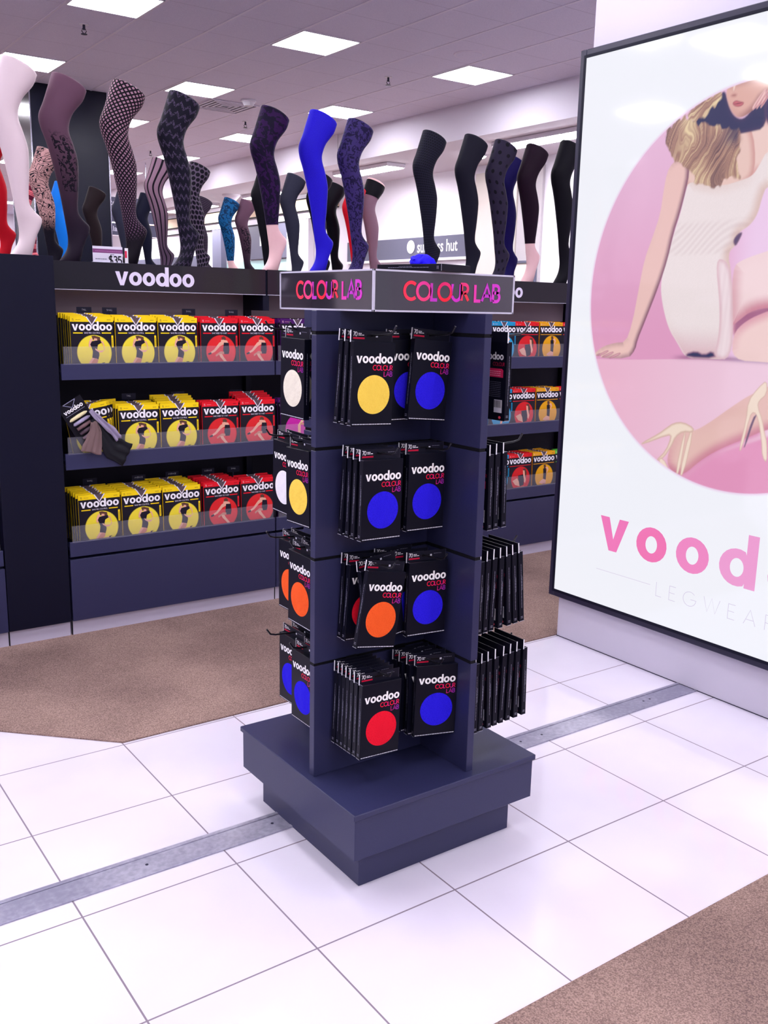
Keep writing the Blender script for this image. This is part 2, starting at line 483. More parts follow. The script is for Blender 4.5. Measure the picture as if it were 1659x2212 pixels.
pl0 = None
for j in range(-6, 9):
    for i in range(-4, 2):
        x, y = 3.56 + 1.8*i, 5.92 + 2.4*j
        if y > 25.5: continue
        lab = SEEN.get((i, j), 'square recessed light panel in the store ceiling, overhead or far back')
        if pl0 is None: pl0 = panel_light(x, y, lab); plt = tree(pl0)
        else:
            c = copy_tree(plt); c.location = (x, y, CZ); c['label'] = lab

def led_cluster(x, y, lab):
    t = thing('downlight_cluster', lab, 'spotlight', (x, y, CZ), group='led downlight clusters')
    MB().box(-.32, .32, -.24, .24, -.02, 0, bev=.004).build('housing', M['white'], t)
    for a in (-.2, 0, .2):
        for c in (-.11, .11):
            MB().cyl((a, c), .045, -.024, -.0201, 20).build('spot_lens', M['led'], t)
led_cluster(-1.02, 3.86, 'led downlight cluster over the aisle, mirrored as dots in the near tiles')
led_cluster(-3.13, 3.97, 'led downlight cluster on the left of the store, mirrored as dots by the light box')

# sprinklers, smoke detector, speaker, air vent
def sprinkler(x, y, lab):
    t = thing('fire_sprinkler', lab, 'sprinkler', (x, y, CZ), group='fire sprinklers in the tiled ceiling')
    MB().cyl((0, 0), .038, -.006, 0, 20).build('escutcheon', M['white'], t)
    b = MB().tube([(0, 0, -.005), (0, 0, -.045)], .011, 10)
    b.tube([(-.012, 0, -.035), (-.02, 0, -.055), (-.004, 0, -.075)], .0035, 6).tube([(.012, 0, -.035), (.02, 0, -.055), (.004, 0, -.075)], .0035, 6)
    b.cyl((0, 0), .026, -.08, -.076, 14)
    b.build('sprinkler_head', M['frame'], t)
for x, y, lab in ((1.767, 6.671, 'small fire sprinkler in the ceiling above the fishnet leg'), (4.771, 6.515, 'small fire sprinkler between the two nearest ceiling lights'),
                  (4.775, 9.616, 'small fire sprinkler left of the dark purple leg thigh'), (4.767, 12.72, 'distant fire sprinkler right of the fishnet leg thigh')):
    sprinkler(x, y, lab)
t = thing('ceiling_speaker', 'round pale speaker grille set flush in the ceiling near the pillar', 'speaker', (4.822, 5.335, CZ))
MB().cyl((0, 0), .135, -.008, 0, 40, r2=.14).build('grille', M['tee'], t)
MB().cyl((0, 0), .120, -.0095, -.0081, 36).build('grille_mesh', M['ceiling'], t)
t = thing('smoke_detector', 'round white smoke detector beside the square air vent', 'smoke detector', (4.214, 8.444, CZ))
MB().cyl((0, 0), .085, -.022, 0, 28).build('base', M['white'], t)
MB().cyl((0, 0), .05, -.065, -.0221, 24, r2=.075).build('sensor_head', M['white'], t)
t = thing('air_vent', 'square louvred air vent in the ceiling behind the zigzag leg', 'air vent', (4.16, 8.94, CZ))
b = MB()
for k in range(5):
    a = .30 - k*.058; c = a - .026; z = -.012 + .0012*k
    b.box(-a, a, -a, -c, z, -.0022).box(-a, a, c, a, z, -.0022).box(-a, -c, -c, c, z, -.0022).box(c, a, -c, c, z, -.0022)
b.build('louvres', M['tee'], t)
MB().box(-.295, .295, -.295, .295, -.002, 0).build('dark_duct', M['frame'], t)
t = thing('ceiling_dome_sensor', 'pale dome sensor under the lower ceiling behind the hexagon-net leg', 'sensor', (6.75, 14.0, SZ))
MB().cyl((0, 0), .16, -.03, 0, 28).build('base', M['white'], t)
MB().cyl((0, 0), .05, -.13, -.0301, 28, r2=.15).build('dome', M['tee'], t)

# lamps under the mall soffit
def trough(x0, x1, y0, y1, lab):
    t = thing('soffit_light', lab, 'light fitting', ((x0+x1)/2, (y0+y1)/2, SZ-.002), group='bar lights under the mall soffit')
    hx, hy = (x1-x0)/2, (y1-y0)/2
    MB().box(-hx, hx, -hy, hy, -.05, 0, bev=.004).build('housing', M['white'], t)
    MB().box(-hx+.02, hx-.02, -hy+.02, hy-.02, -.06, -.0501).build('diffuser', M['lamp_soffit'], t)
trough(6.50, 6.80, 8.95, 10.3, 'bar light under the soffit right of the lavender leg')
trough(6.50, 6.80, 4.3, 6.9, 'long bar light under the soffit beside the light box')
trough(6.95, 7.25, 12.6, 14.0, 'bar light under the soffit behind the royal blue leg')
trough(6.95, 7.25, 15.5, 17.5, 'bar light under the soffit behind the dark purple leg')
trough(6.95, 7.25, 19.0, 21.0, 'far bar light under the soffit behind the striped leg')
t = thing('round_downlight', 'small round downlight under the soffit behind the black mesh leg', 'downlight', (6.98, 7.75, SZ))
MB().cyl((0, 0), .15, -.02, 0, 28).build('trim_ring', M['white'], t)
MB().cyl((0, 0), .13, -.03, -.0201, 28).build('lens', M['lamp_soffit'], t)

# dark column behind the legs
t = thing('laminate_column', 'tall glossy navy black square column with metal edges behind the sheer legs', 'column', (1.99, 9.15, 0))
MB().box(.012, .838, .012, .838, 0, CZ).build('column_cladding', mat('navy_gloss', C(10, 13, 32), .25, .3), t)
for i, (a, c) in enumerate(((0, 0), (.838, 0), (0, .838), (.838, .838))):
    MB().box(a, a+.012, c, c+.012, 0, CZ).build('edge_trim', M['chrome'], t)

# ---- the mall front seen over the racks (wall plane x = 7.65)
def wall_thing(name, lab, cat, y0, y1, z0, z1, m, d=.03, x=7.647):
    o = MB().box(x-d, x, y0, y1, z0, z1, bev=.002).build(name, m); return tag(o, lab, cat)
GREY = mat('grey_fascia', C(92, 92, 112), .5, .3); WOOD = mat('pale_timber', C(212, 186, 158), .6, .3)
def wall_text(parent, polys, yR, z, name='lettering', m=None, x=7.612):
    b = MB(); b.flat(polys, lambda a, c: (x, yR - a, z + c)); return b.build(name, m or M['matt'], parent)
t = thing('shop_fascia_sign', 'grey eyewear shop fascia with white lettering and a round white disc', 'shop sign', (0, 0, 0))
MB().box(7.62, 7.65, 8.55, 11.6, 2.300, 2.600, bev=.003).build('fascia_board', GREY, t)
p, w = font_polys('sunglass hut', .235, WHITE)
k = .93/w; p = [([(a*k, c) for a, c in q], cl) for q, cl in p]
wall_text(t, p, 9.72, 2.385, x=7.616)
b = MB(); b.flat(disc(0, 0, .095, WHITE), lambda a, c: (7.612, 9.87 - a, 2.47 + c)); b.build('round_emblem', M['matt'], t)
MB().box(7.60, 7.65, 8.55, 11.6, 2.262, 2.298).build('fascia_ledge', M['white'], t)
t = thing('timber_bulkhead_band', 'pale timber band with black edge lines behind the teal and charcoal legs', 'fascia')
MB().box(7.60, 7.647, 11.9, 20, 3.19, 3.37).build('timber_board', WOOD, t)
for z in (3.375, 3.175): MB().box(7.595, 7.647, 11.9, 20, z, z+.012).build('edge_line', M['slot'], t)
wall_thing('black_reveal_line', 'thin black line along the shop front under the timber band', 'trim', 12.6, 20, 3.04, 3.052, M['slot'], .04)
t = thing('shop_fascia_sign', 'dark shop sign box with white script behind the purple leggings leg', 'shop sign')
MB().box(7.59, 7.65, 13.42, 15.04, 2.42, 3.02, bev=.004).build('sign_box', GREY, t)
p, w = font_polys('ng', .50, WHITE); wall_text(t, p, 14.55, 2.66, x=7.584)
for i, (y0, y1, lab) in enumerate(((16.05, 16.45, 'narrow grey shop pilaster left of the teal leggings leg'), (13.29, 13.42, 'narrow white shop pilaster left of the charcoal leg'),
                                   (12.68, 13.06, 'warm white shop pilaster between charcoal and royal blue legs'))):
    wall_thing('shop_pilaster', lab, 'pilaster', y0, y1, 0, 3.03, M['white'] if i else GREY, .12)
wall_thing('shop_glazing', 'pale green tinted shop glass behind the teal leggings leg', 'shop window', 13.45, 16.0, 1.2, 2.40, mat('pale_green_glass', C(176, 214, 214), .1, .6), .02)
t = thing('shop_fascia_sign', 'low grey fascia with white letters seen between the zigzag and net legs', 'shop sign')
MB().box(7.56, 7.65, 17.2, 21.2, 2.28, 2.56, bev=.003).build('fascia_board', GREY, t)
p, w = font_polys('olist', .30, WHITE); wall_text(t, p, 18.25, 2.36, x=7.55)
wall_thing('wall_cladding_panel', 'cream wall cladding panel right of the eyewear shop fascia', 'wall panel', 7.62, 8.44, 0, 3.36, mat('cream_panel', C(208, 200, 196), .7, .2), .05)
wall_thing('wall_cladding_panel', 'grey wall cladding panel behind the maroon leggings leg', 'wall panel', 7.17, 7.60, 0, 3.36, mat('grey_panel', C(176, 170, 176), .7, .2), .04)
t = thing('service_door', 'cream service door top seen behind the maroon leggings foot', 'door', (7.61, 7.22, 0))
MB().box(-.03, 0, 0, .36, 0, 2.18, bev=.004).build('door_leaf', mat('cream_door', C(214, 206, 200), .6, .2), t)
b = MB().box(-.045, 0, .36, .39, 0, 2.21).box(-.045, 0, -.03, 0, 0, 2.21).box(-.045, 0, 0, .36, 2.18, 2.21); b.build('door_frame', GREY, t)
# hanging direction sign
t = thing('hanging_direction_sign', 'three dark hanging direction boards with white words right of the dark column', 'direction sign', (4.0, 14.0, 0))
rows = (('customer', 3.07), ('lifts', 2.87), ('escalators', 2.66))
for i, (s, z) in enumerate(rows):
    bd = MB().box(0, 1.42, 0, .05, z, z+.185, bev=.004).build('direction_board', mat('dark_board', C(66, 66, 88), .5, .3) if i == 0 else bpy.data.materials['dark_board'], t)
    MB().box(0, 1.42, -.004, .054, z-.014, z-.002).build('light_rail', M['white'], t)
    p, w = font_polys(s, .115, C(190, 190, 208)); b = MB(); b.flat(p, lambda a, c: (.86 - w + a, -.003, z + .06 + c)); b.build('lettering', M['matt'], bd)
for x in (.2, 1.2): MB().tube([(x, .025, 3.25), (x, .025, CZ)], .008, 6).build('hanger_rod', M['chrome'], t)

# ================================================================== display stand (pinwheel tower on a plinth)
SX, SY = .5145, .4425
ST = thing('display_stand', 'charcoal pinwheel display stand on a square plinth with a COLOUR LAB header', 'display stand', (SX, SY, 0))
def SB(x0, x1, y0, y1, z0, z1, bev=.0015): return MB().box(x0-SX, x1-SX, y0-SY, y1-SY, z0, z1, bev=bev)
MB().box(-.281, .281, -.281, .281, 0, .116, bev=.0015).build('kick_base', M['laminate'], ST)
MB().box(-.328, .328, -.328, .328, .116, .240, bev=.0015).build('plinth_box', M['laminate'], ST)
MB().box(-.3345, .3345, -.3345, .3345, .2402, .2572, bev=.002).build('plinth_top', M['dark_top'] if 'dark_top' in M else M['laminate'], ST)
ZT = 1.579
def fin(x0, x1, y0, y1, horiz, face):
    """one slatted fin; grooves run on its product face"""
    b = MB(); zs = [.2573, .599, .906, 1.2135, 1.5215, ZT]
    for a, c in zip(zs[:-1], zs[1:]):
        lo = a + (.0045 if a > .3 else 0)
        hi = c - (.0045 if c < ZT else 0)
        b.box(x0-SX, x1-SX, y0-SY, y1-SY, lo, hi, bev=.0012)
    o = b.build('slat_panel', M['laminate'], ST)
    d = .005
    X0, X1, Y0, Y1 = (x0-SX, x1-SX, y0-SY, y1-SY)
    if horiz: Y0 += d*(face < 0); Y1 -= d*(face > 0); X0 += .001; X1 -= .001
    else: X0 += d*(face < 0); X1 -= d*(face > 0); Y0 += .001; Y1 -= .001
    for z in zs[1:-1]: MB().box(X0, X1, Y0, Y1, z-.0046, z+.0046).build('slat_groove', M['slot'], ST)
fin(.203, .593, .357, .382, True, -1)
fin(.593, .618, .137, .53, False, 1)
fin(.432, .825, .53, .555, True, 1)
fin(.407, .432, .382, .765, False, -1)
# header: clear box of four glossy dark signs with frosted edges
HX, HZ0, HZ1 = .238, 1.5795, 1.6845
MB().box(-HX+.004, HX-.004, -HX+.004, HX-.004, HZ0, HZ0+.004).build('header_floor', M['laminate'], ST)
MB().box(-HX+.004, HX-.004, -HX+.004, HX-.004, HZ1-.005, HZ1-.001).build('header_lid', M['dark_laminate'], ST)
SIGN = mat('colour_lab_sign_acrylic', C(52, 48, 58), .06, .9, coat=.6)
PAL = [C(255, 62, 92), C(250, 70, 130), C(196, 60, 200), C(250, 40, 60), C(214, 56, 200), C(250, 62, 50), C(236, 70, 190), C(190, 60, 210), C(226, 70, 210)]
def lab_col(i, x, y):
    k = {0: 0, 1: 1, 2: 2, 3: 3, 4: 4, 5: 5, 7: 6, 8: 7, 9: 8}.get(i, 0)
    a, b2 = PAL[k], PAL[(k+3) % 9]
    f = min(max(y*.55, 0), 1)
    return tuple(a[j]*(1-f*.6) + b2[j]*f*.6 for j in range(3)) + (1,)
for s in range(4):
    f = MB().box(-HX+.0055, HX-.0055, -HX, -HX+.004, HZ0+.0045, HZ1-.0045).build('header_sign', SIGN, ST)
    f.rotation_euler.z = -s*PI/2
    b = MB(); e = .0045
    b.box(-HX, HX, -HX-.0012, -HX+.0045, HZ0, HZ0+e).box(-HX, HX, -HX-.0012, -HX+.0045, HZ1-e, HZ1)
    b.box(-HX-.0012, -HX+.0045, -HX-.0012, -HX+.0045, HZ0, HZ1)
    o = b.build('header_edge', M['acrylic_edge'], ST); o.rotation_euler.z = -s*PI/2
    p, w = caps('COLOUR LAB', .0425, .205, .10, cols=lab_col)
    b = MB(); b.flat(shift(p, -w/2+.022, 0), lambda a, c: (a, -HX-.0008, HZ0+.033+c))
    b.build('lettering', M['card'], f)
# hooks
HOOK_Z = [1.516, 1.208, .901, .594]
def hook(name, px, py, z, ax, ay, L=.205, tilt=.0):
    """rod leaving the panel at px,py in direction ax,ay with an upturned tip"""
    b = MB(); P = [(0, 0, -.004), (ax*(L-.03), ay*(L-.03), .008), (ax*(L-.012), ay*(L-.012), .013), (ax*L, ay*L, .030)]
    b.tube(P, .0028, 8)
    b.box(-.012, .012, -.012, .012, -.016, .012) if False else None
    o = b.build(name, M['black_steel'], ST); o.location = (px-SX, py-SY, z)
    q = MB(); 
    if ay: q.box(-.018, .018, -.0015 if ay < 0 else 0, 0 if ay < 0 else .0015, -.02, .012)
    else: q.box(-.0015 if ax < 0 else 0, 0 if ax < 0 else .0015, -.018, .018, -.02, .012)
    q.build('hook_plate', M['black_steel'], o)
for r, z in enumerate(HOOK_Z):
    for x in (.312+.015*(r > 0), .503): hook('hook', x, .357, z, 0, -1)
    for y in (.215, .40): hook('hook', .618, y, z, 1, 0)
    for y in (.495, .634): hook('hook', .407, y, z, -1, 0)

# ------------------------------------------------------------------ hanging tights boxes
BW, BH, BT = .130, .218, .018
PINKTXT = lambda i, x, y: (C(240, 28, 70), C(236, 30, 90), C(220, 34, 130), C(240, 30, 60), C(206, 40, 150), C(226, 30, 80))[i % 6]
LABTXT = lambda i, x, y: (C(206, 34, 130), C(176, 40, 150), C(150, 44, 170))[i % 3]
def tights_box(color):
    """origin at the hanging hole; front faces -Y"""
    z1 = -.013; z0 = z1 - BH; w = BW/2
    root = MB()
    root.box(-w, w, 0, BT, z0, z1, BLACK, 0, bev=.0009)
    # pale worn edges and small print
    e = C(150, 150, 168)
    root.add([(-w-.0002, 0, z1), (-w+.0012, -.0002, z1+.0002), (-w-.0002, BT, z1+.0002), (-w-.0002, BT, z1-.0008)], [(0, 1, 2, 3)], e)
    root.add([(-w-.0003, .0, z0+.0002), (-w-.0003, BT, z0+.0002), (-w-.0003, BT, z0+.0012), (-w-.0003, 0, z0+.0012)], [(0, 1, 2, 3)], C(200, 200, 215))
    root.flat(dashes(-w+.004, w-.002, z0+.003, .0022, C(205, 205, 218), 3), lambda a, c: (a, -.0004, c))
    root.flat(dashes(.012, .150, 0, .0011, C(150, 150, 172), 5), lambda a, c: (-w-.0004, BT*.45+c, z0+.03+a))
    root.flat(dashes(.068, .112, 0, .0011, C(150, 150, 172), 6), lambda a, c: (-w-.0004, BT*.30+c, z0+.03+a))
    root.flat([([(0, 0), (.008, 0), (.008, .0011), (0, .0011)], C(170, 170, 190))], lambda a, c: (-w-.0004, .005+a, z0+.014+c))
    root.flat([([(0, 0), (.008, 0), (.008, .0011), (0, .0011)], C(170, 170, 190))], lambda a, c: (-w-.0004, .005+a, z0+.010+c))
    root.flat(dashes(.012, .150, 0, .0011, C(150, 150, 172), 8), lambda a, c: (w+.0004, BT*.45+c, z0+.03+a))
    # the back: word, pink patch, small print, barcode
    bk = lambda a, c: (-a, BT+.0004, c)
    p, lw = logo(.0150); root.flat(shift(p, -lw/2+.006, z1-.050), bk)
    p, lw = caps('COLOUR', .009, .2, .14, cols=lambda *a: C(150, 20, 60)); root.flat(shift(p, w-.008-lw, z1-.066), bk)
    root.flat([([(-w+.012, z1-.098), (w-.012, z1-.098), (w-.012, z1-.078), (w-.018, z1-.074), (-w+.012, z1-.074)], C(228, 44, 96))], bk)
    for k in range(3): root.flat(dashes(-w+.03, w-.022, z1-.083-k*.0055, .0022, C(255, 150, 180), 20+k), lambda a, c: (-a, BT+.0006, c))
    for k in range(9): root.flat(dashes(-w+.02, w-.02, z1-.112-k*.005, .0011, C(120, 118, 140), 30+k), bk)
    root.flat([([(-w+.012, z0+.022), (-w+.045, z0+.022), (-w+.045, z0+.058), (-w+.012, z0+.058)], C(225, 225, 235))], lambda a, c: (a+.0, BT+.0005, c))
    rnd = random.Random(4); x = -w+.015
    while x < -w+.042:
        g = rnd.choice((.0008, .0014, .002)); root.flat([([(x, z0+.036), (x+g, z0+.036), (x+g, z0+.056), (x, z0+.056)], INK)], lambda a, c: (a, BT+.0008, c)); x += g + rnd.choice((.0009, .0016))
    root.flat(disc(-w+.02, z0+.009, .005, C(236, 80, 100), 14, .004), lambda a, c: (a, BT+.0005, c))
    r = root.build('tights_box', M['card'])
    # hanging tab behind the top edge
    tb = MB(); a0, a1 = BT-.0022, BT
    wh = C(240, 240, 248)
    tb.box(-w, w, a0, a1, z1-.001, .014, C(22, 22, 36))
    tb.box(-w-.0011, -w, a0-.0006, a1+.0006, z1-.003, .0145, wh); tb.box(w, w+.0006, a0, a1, z1, .0142, C(90, 90, 110))
    tb.box(-.016, .016, a0-.0004, a0, -.0015, .0035, C(10, 10, 16))
    tb.box(.012, .018, a0-.0007, a0-.0003, -.002, .0035, C(205, 205, 220))
    tx = lambda a, c: (a, a0-.0006, c)
    p, lw = caps('70', .0105, .13, .12, WHITE); tb.flat(shift(p, -w+.006, -.0005), tx)
    tb.flat(dashes(-w+.022, -w+.032, .0055, .0018, WHITE, 1), tx); tb.flat(dashes(-w+.022, -w+.040, .0015, .0018, WHITE, 2), tx)
    tb.flat([([(-w+.006, -.008), (-w+.042, -.008), (-w+.042, -.0035), (-w+.006, -.0035)], C(190, 24, 60))], tx)
    tb.flat(dashes(.024, .05, .004, .0012, C(120, 120, 140), 9), tx)
    tb.build('hanging_tab', M['card'], r)
    # white word and two-tone text
    q = MB(); fr = lambda a, c: (a, -.0006, c)
    p, lw = logo(.0186, .035); q.flat(shift(p, -lw/2+.0015, z1-.0555), fr); q.build('wordmark', M['card'], r)
    q = MB(); p, lw = caps('COLOUR', .0122, .17, .11, cols=PINKTXT); q.flat(shift(p, w-.006-lw, z1-.0725), fr)
    p, lw = caps('LAB', .0122, .17, .13, cols=LABTXT); q.flat(shift(p, w-.006-lw, z1-.0885), fr); q.build('subtitle', M['card'], r)
    # round window with the fabric showing
    q = MB(); n = 40; rr = .0508; cx, cz = .003, z1-.1365
    V = [(cx, -.0003, cz)]
    for k, (rad, dy) in enumerate(((.35, -.0012), (.7, -.0010), (.93, -.0006), (1, -.0002))):
        for i in range(n): V.append((cx+rr*rad*math.cos(2*PI*i/n), dy-.0002, cz+rr*rad*math.sin(2*PI*i/n)))
    V[0] = (cx, -.0014, cz)
    F = [(0, 1+(i+1) % n, 1+i) for i in range(n)]
    for k in range(3):
        for i in range(n): a = 1+k*n; F.append((a+i, a+(i+1) % n, a+n+(i+1) % n, a+n+i))
    q.add(V, F, smooth=True); q.build('fabric_window', FAB[color], r)
    return r
BX = {}
def place_box(color, face, hx, hy, row, off, dx=0, tilt=0, yaw=0, dz=0, lab='', pitch=0):
    """face 'S' hangs facing -y, 'W' facing -x, 'E' facing +x; off = distance of the box front from the centre line"""
    if color not in BX:
        o = tights_box(color); BX[color] = tree(o)
    else: o = copy_tree(BX[color])
    rz = {'S': 0, 'W': -PI/2, 'E': PI/2}[face]
    z = HOOK_Z[row] + dz + .0
    if face == 'S': o.location = (hx+dx, off, z)
    elif face == 'W': o.location = (off, hy+dx, z)
    else: o.location = (off, hy+dx, z)
    o.rotation_euler = (pitch, tilt, rz+yaw)
    tag(o, lab, 'tights box', {'S': 'tights boxes on the front hooks of the stand', 'W': 'tights boxes on the left side hooks of the stand', 'E': 'tights boxes on the right side hooks of the stand'}[face])
    return o
ORD = ['front', 'second', 'third', 'fourth', 'fifth', 'sixth', 'seventh', 'eighth']
ROWN = ['top', 'second', 'third', 'bottom']
def stack(face, row, side, colors, hx, hy, y0, steps, dxs=None, tilts=None, yaws=None, dz=0, pitches=None, dzs=None):
    n = len(colors); sgn = {'S': 1, 'W': 1, 'E': -1}[face]
    off = y0
    for k, c in enumerate(colors):
        if k: off += sgn*steps[min(k-1, len(steps)-1)]
        where = {'S': 'on the stand\'s %s front hook, %s row' % (side, ROWN[row]), 'W': 'on the %s left-side hook, %s row' % (side, ROWN[row])}[face]
        nm = 'black %s-circle tights box' % c if (k == 0 and face != 'E') else 'black tights box'
        pos = ('frontmost ' if k == 0 else ORD[k] + ' from front ') if face != 'E' else ('outermost ' if k == 0 else ORD[k] + ' from the outside ')
        place_box(c, face, hx, hy, row, off, (dxs or [0])[min(k, len(dxs or [0])-1)], (tilts or [0])[min(k, len(tilts or [0])-1)], (yaws or [0])[min(k, len(yaws or [0])-1)],
                  dz + (dzs or [0])[min(k, len(dzs or [0])-1)], nm + ', ' + pos + where, (pitches or [0])[min(k, len(pitches or [0])-1)])
# front face (hooks at x .312/.327 and .503)
stack('S', 0, 'left', ['yellow', 'yellow', 'yellow'], .312, 0, .243, [.027, .027], tilts=[.035, .05, .07])
stack('S', 0, 'right', ['blue', 'blue'], .503, 0, .243, [.034], dxs=[.004, -.055], tilts=[.085, 0], dz=.004)
stack('S', 1, 'left', ['blue', 'blue', 'blue', 'blue'], .334, 0, .225, [.030, .028, .024], tilts=[.02, .03, .03, .06], dzs=[0, 0, 0, 0])
stack('S', 1, 'right', ['blue', 'blue'], .500, 0, .243, [.030], tilts=[.02, 0], dxs=[-.002, -.004], dz=.004)
stack('S', 2, 'left', ['orange', 'red', 'red', 'red'], .365, 0, .235, [.034, .036, .028], dxs=[0, -.006, -.014, -.014], tilts=[.17, -.12, .07, .05], dzs=[-.008, 0, 0, 0])
stack('S', 2, 'right', ['blue', 'blue'], .508, 0, .240, [.040], tilts=[.02, .05], yaws=[-.10, 0], dxs=[.003, -.025])
stack('S', 3, 'left', ['red']*7, .327, 0, .198, [.026, .021, .021, .020, .020, .020], tilts=[.03, .02, .03, .03, .03, .03, .04], yaws=[-.03, 0], dz=-.004)
stack('S', 3, 'right', ['blue']*4, .525, 0, .210, [.034, .034, .028], dxs=[.006, 0, -.004, -.008], tilts=[.02, .01], yaws=[-.28, -.12, -.05, 0])
# left side (hooks at y .495 near and .634 far), facing -x
stack('W', 0, 'near', ['cream', 'cream', 'cream'], 0, .490, .208, [.034, .030], tilts=[.02])
stack('W', 1, 'far', ['white', 'white'], 0, .634, .262, [.03], tilts=[.03])
stack('W', 1, 'near', ['yellow', 'yellow', 'yellow'], 0, .495, .226, [.03, .03], tilts=[-.02])
stack('W', 2, 'far', ['orange', 'orange'], 0, .634, .280, [.03])
stack('W', 2, 'near', ['orange', 'orange', 'orange'], 0, .495, .236, [.03, .03], tilts=[.02])
stack('W', 3, 'far', ['blue', 'blue'], 0, .640, .285, [.03])
stack('W', 3, 'near', ['blue', 'blue', 'blue'], 0, .492, .244, [.03, .03])
# right side (hook at y .215), facing +x ; values are the x of each box front
def right(row, xs, bots, color='red', hy=.215):
    n = len(xs)
    for k, (x, xb) in enumerate(zip(xs[::-1], bots[::-1])):
        lean = (xb - x)/.235
        place_box(color, 'E', 0, hy, row, x + BT, 0, 0, 0, .002*(n-k), 'edge-on black tights box, %s on the right-side hook, %s row' % ('outermost' if k == 0 else ORD[k] + ' from outside', ROWN[row]), -lean*.8)
right(0, [.688], [.690], 'red')
right(1, [.640, .664, .690], [.645, .668, .700])
right(2, [.624, .648, .673, .698, .722, .745, .769], [.624, .646, .668, .706, .744, .770, .796])
right(3, [.622, .645, .669, .697, .730, .757, .783, .811], [.624, .645, .681, .703, .725, .752, .785, .820])
place_box('orange', 'S', .46, 0, 2, .315, -.01, .03, 0, .004, 'black tights box half hidden between the two third-row front hooks')

# box and blue tights left on top of the header
o = copy_tree(BX['blue'])
d1 = Vector((-.259, .966, 0)); d2 = Vector((.966, .259, 0)); Z = Vector((0, 0, 1))
mt = Matrix((d2, -Z, d1)).transposed().to_4x4(); mt.translation = Vector((.469, .411, HZ1+.0195))
o.matrix_world = mt
tag(o, 'black tights box lying flat on top of the stand header', 'tights box', 'loose box on top of the stand')
b = MB(); n = 22; rnd = random.Random(3)
V = []; F = []
for j in range(9):
    for i in range(n):
        a = 2*PI*i/n; t = j/8
        rr = math.sin(PI*(.5-.5*t)+.0) if j else 1
        w = 1+.10*math.sin(5*a+j)+.05*math.sin(9*a)
        V.append((.040*w*math.cos(t*PI/2)*math.cos(a), .034*w*math.cos(t*PI/2)*math.sin(a), .024*math.sin(t*PI/2)*(1+.18*math.sin(3*a+1)) + (.004*math.sin(7*a) if 0 < j < 7 else 0)))
for j in range(8):
    for i in range(n): F.append((j*n+i, j*n+(i+1) % n, (j+1)*n+(i+1) % n, (j+1)*n+i))
F.append(tuple(range(n))[::-1]); F.append(tuple(range(8*n, 9*n)))
b.add(V, F, smooth=True)
bt = thing('folded_tights', 'crumpled royal blue tights lying on the loose box above the stand header', 'tights', (.505, .300, HZ1+.0205), .3)
b.build('tights_bundle', FAB['blue'], bt)
q = MB().tube([(.036*math.cos(a)-.0, .028*math.sin(a), .008+.012*math.sin(a*1.0)) for a in [i*.35-.2 for i in range(10)]], .0045, 8)
q.build('waistband', FAB['blue'], bt)

# ================================================================== wall of racks (gondolas)
YF = 2.60          # front plane of the shelf lips
TOP = 1.765
LIPS = [(1.233, 1.307), (.816, .892), (.397, .470)]
def rack(x0, w, y0, label, divided=True):
    t = thing('display_rack', label, 'display rack', (x0, y0, 0), group=None)
    D = .70
    MB().box(0, w, .02, D-.02, .0, .078, bev=.001).build('plinth', M['plinth'], t)
    MB().box(0, .004, .0185, .03, 0, .078).build('plinth_joint', M['slot'], t)
    b = MB().box(.002, w-.002, 0, .36, .080, .384, bev=.001); b.build('base_cabinet', M['laminate'], t)
    MB().box(.0, w, .34, .36, .384, 1.70).build('back_panel', M['back_panel'], t)
    MB().box(.018, w-.018, .325, .3395, 1.520, 1.70).build('upper_board', M['upper_board'], t)
    for x in (0, w-.018): MB().box(x, x+.018, .30, .70, .384, 1.5599).box(x, x+.018, .10, .70, 1.56, TOP-.02).build('side_panel', M['dark_laminate'], t)
    for k, (a, c) in enumerate(LIPS):
        s = MB().box(.019, w-.019, .012, .339, a+.018, a+.034).box(.004, w-.004, 0, .016, a, c, bev=.0015)
        o = s.build('shelf', M['laminate'], t)
        q = MB(); n = 5; cw = (w-.03)/n
        for i in range(n): q.box(.015+i*cw+.001, .015+(i+1)*cw-.001, -.0022, -.0004, c-.004, c+.078)
        q.build('clear_lip', M['clear'], o)
    MB().box(0, w, .10, D, TOP-.02, TOP).build('top_panel', M['dark_laminate'], t)
    MB().box(0, w, .36, D, .08, TOP-.021).build('rear_cabinet', M['dark_laminate'], t)
    f = MB().box(.006, w-.006, .092, .0995, 1.642, TOP+.003, bev=.001).build('header_sign', M['sign_black'], t)
    q = MB().box(.006, w-.006, .0905, .0925, 1.639, 1.6415); q.build('header_edge', M['acrylic_edge'], f)
    p, lw = logo(.064, .045, color=C(226, 218, 240)); b = MB()
    b.flat(shift(p, .715-.210-lw/2+(0 if w > 1 else -9), 1.666), lambda a, c: (a, .0910, c)); b.build('wordmark', M['card'], f)
    return t
R1 = rack(.21, 1.11, YF, 'dark display rack left of the stand with white header word, yellow and red packs')
rt = tree(R1)
for i, lab in ((1, 'dark display rack hidden behind the colour display stand with purple packs'), (2, 'dark display rack between the stand and the light box, blue red and orange packs'),
               (3, 'dark display rack behind the white pillar and light box')):
    if i == 2: c = rack(2.43, 1.33, YF, lab); continue
    c = copy_tree(rt); c.location.x = .21 + 1.11*i + (.22 if i == 3 else 0); c['label'] = lab
c = copy_tree(rt); c.location.x = -1.195; c['label'] = 'dark display rack cut off by the left edge of the picture'
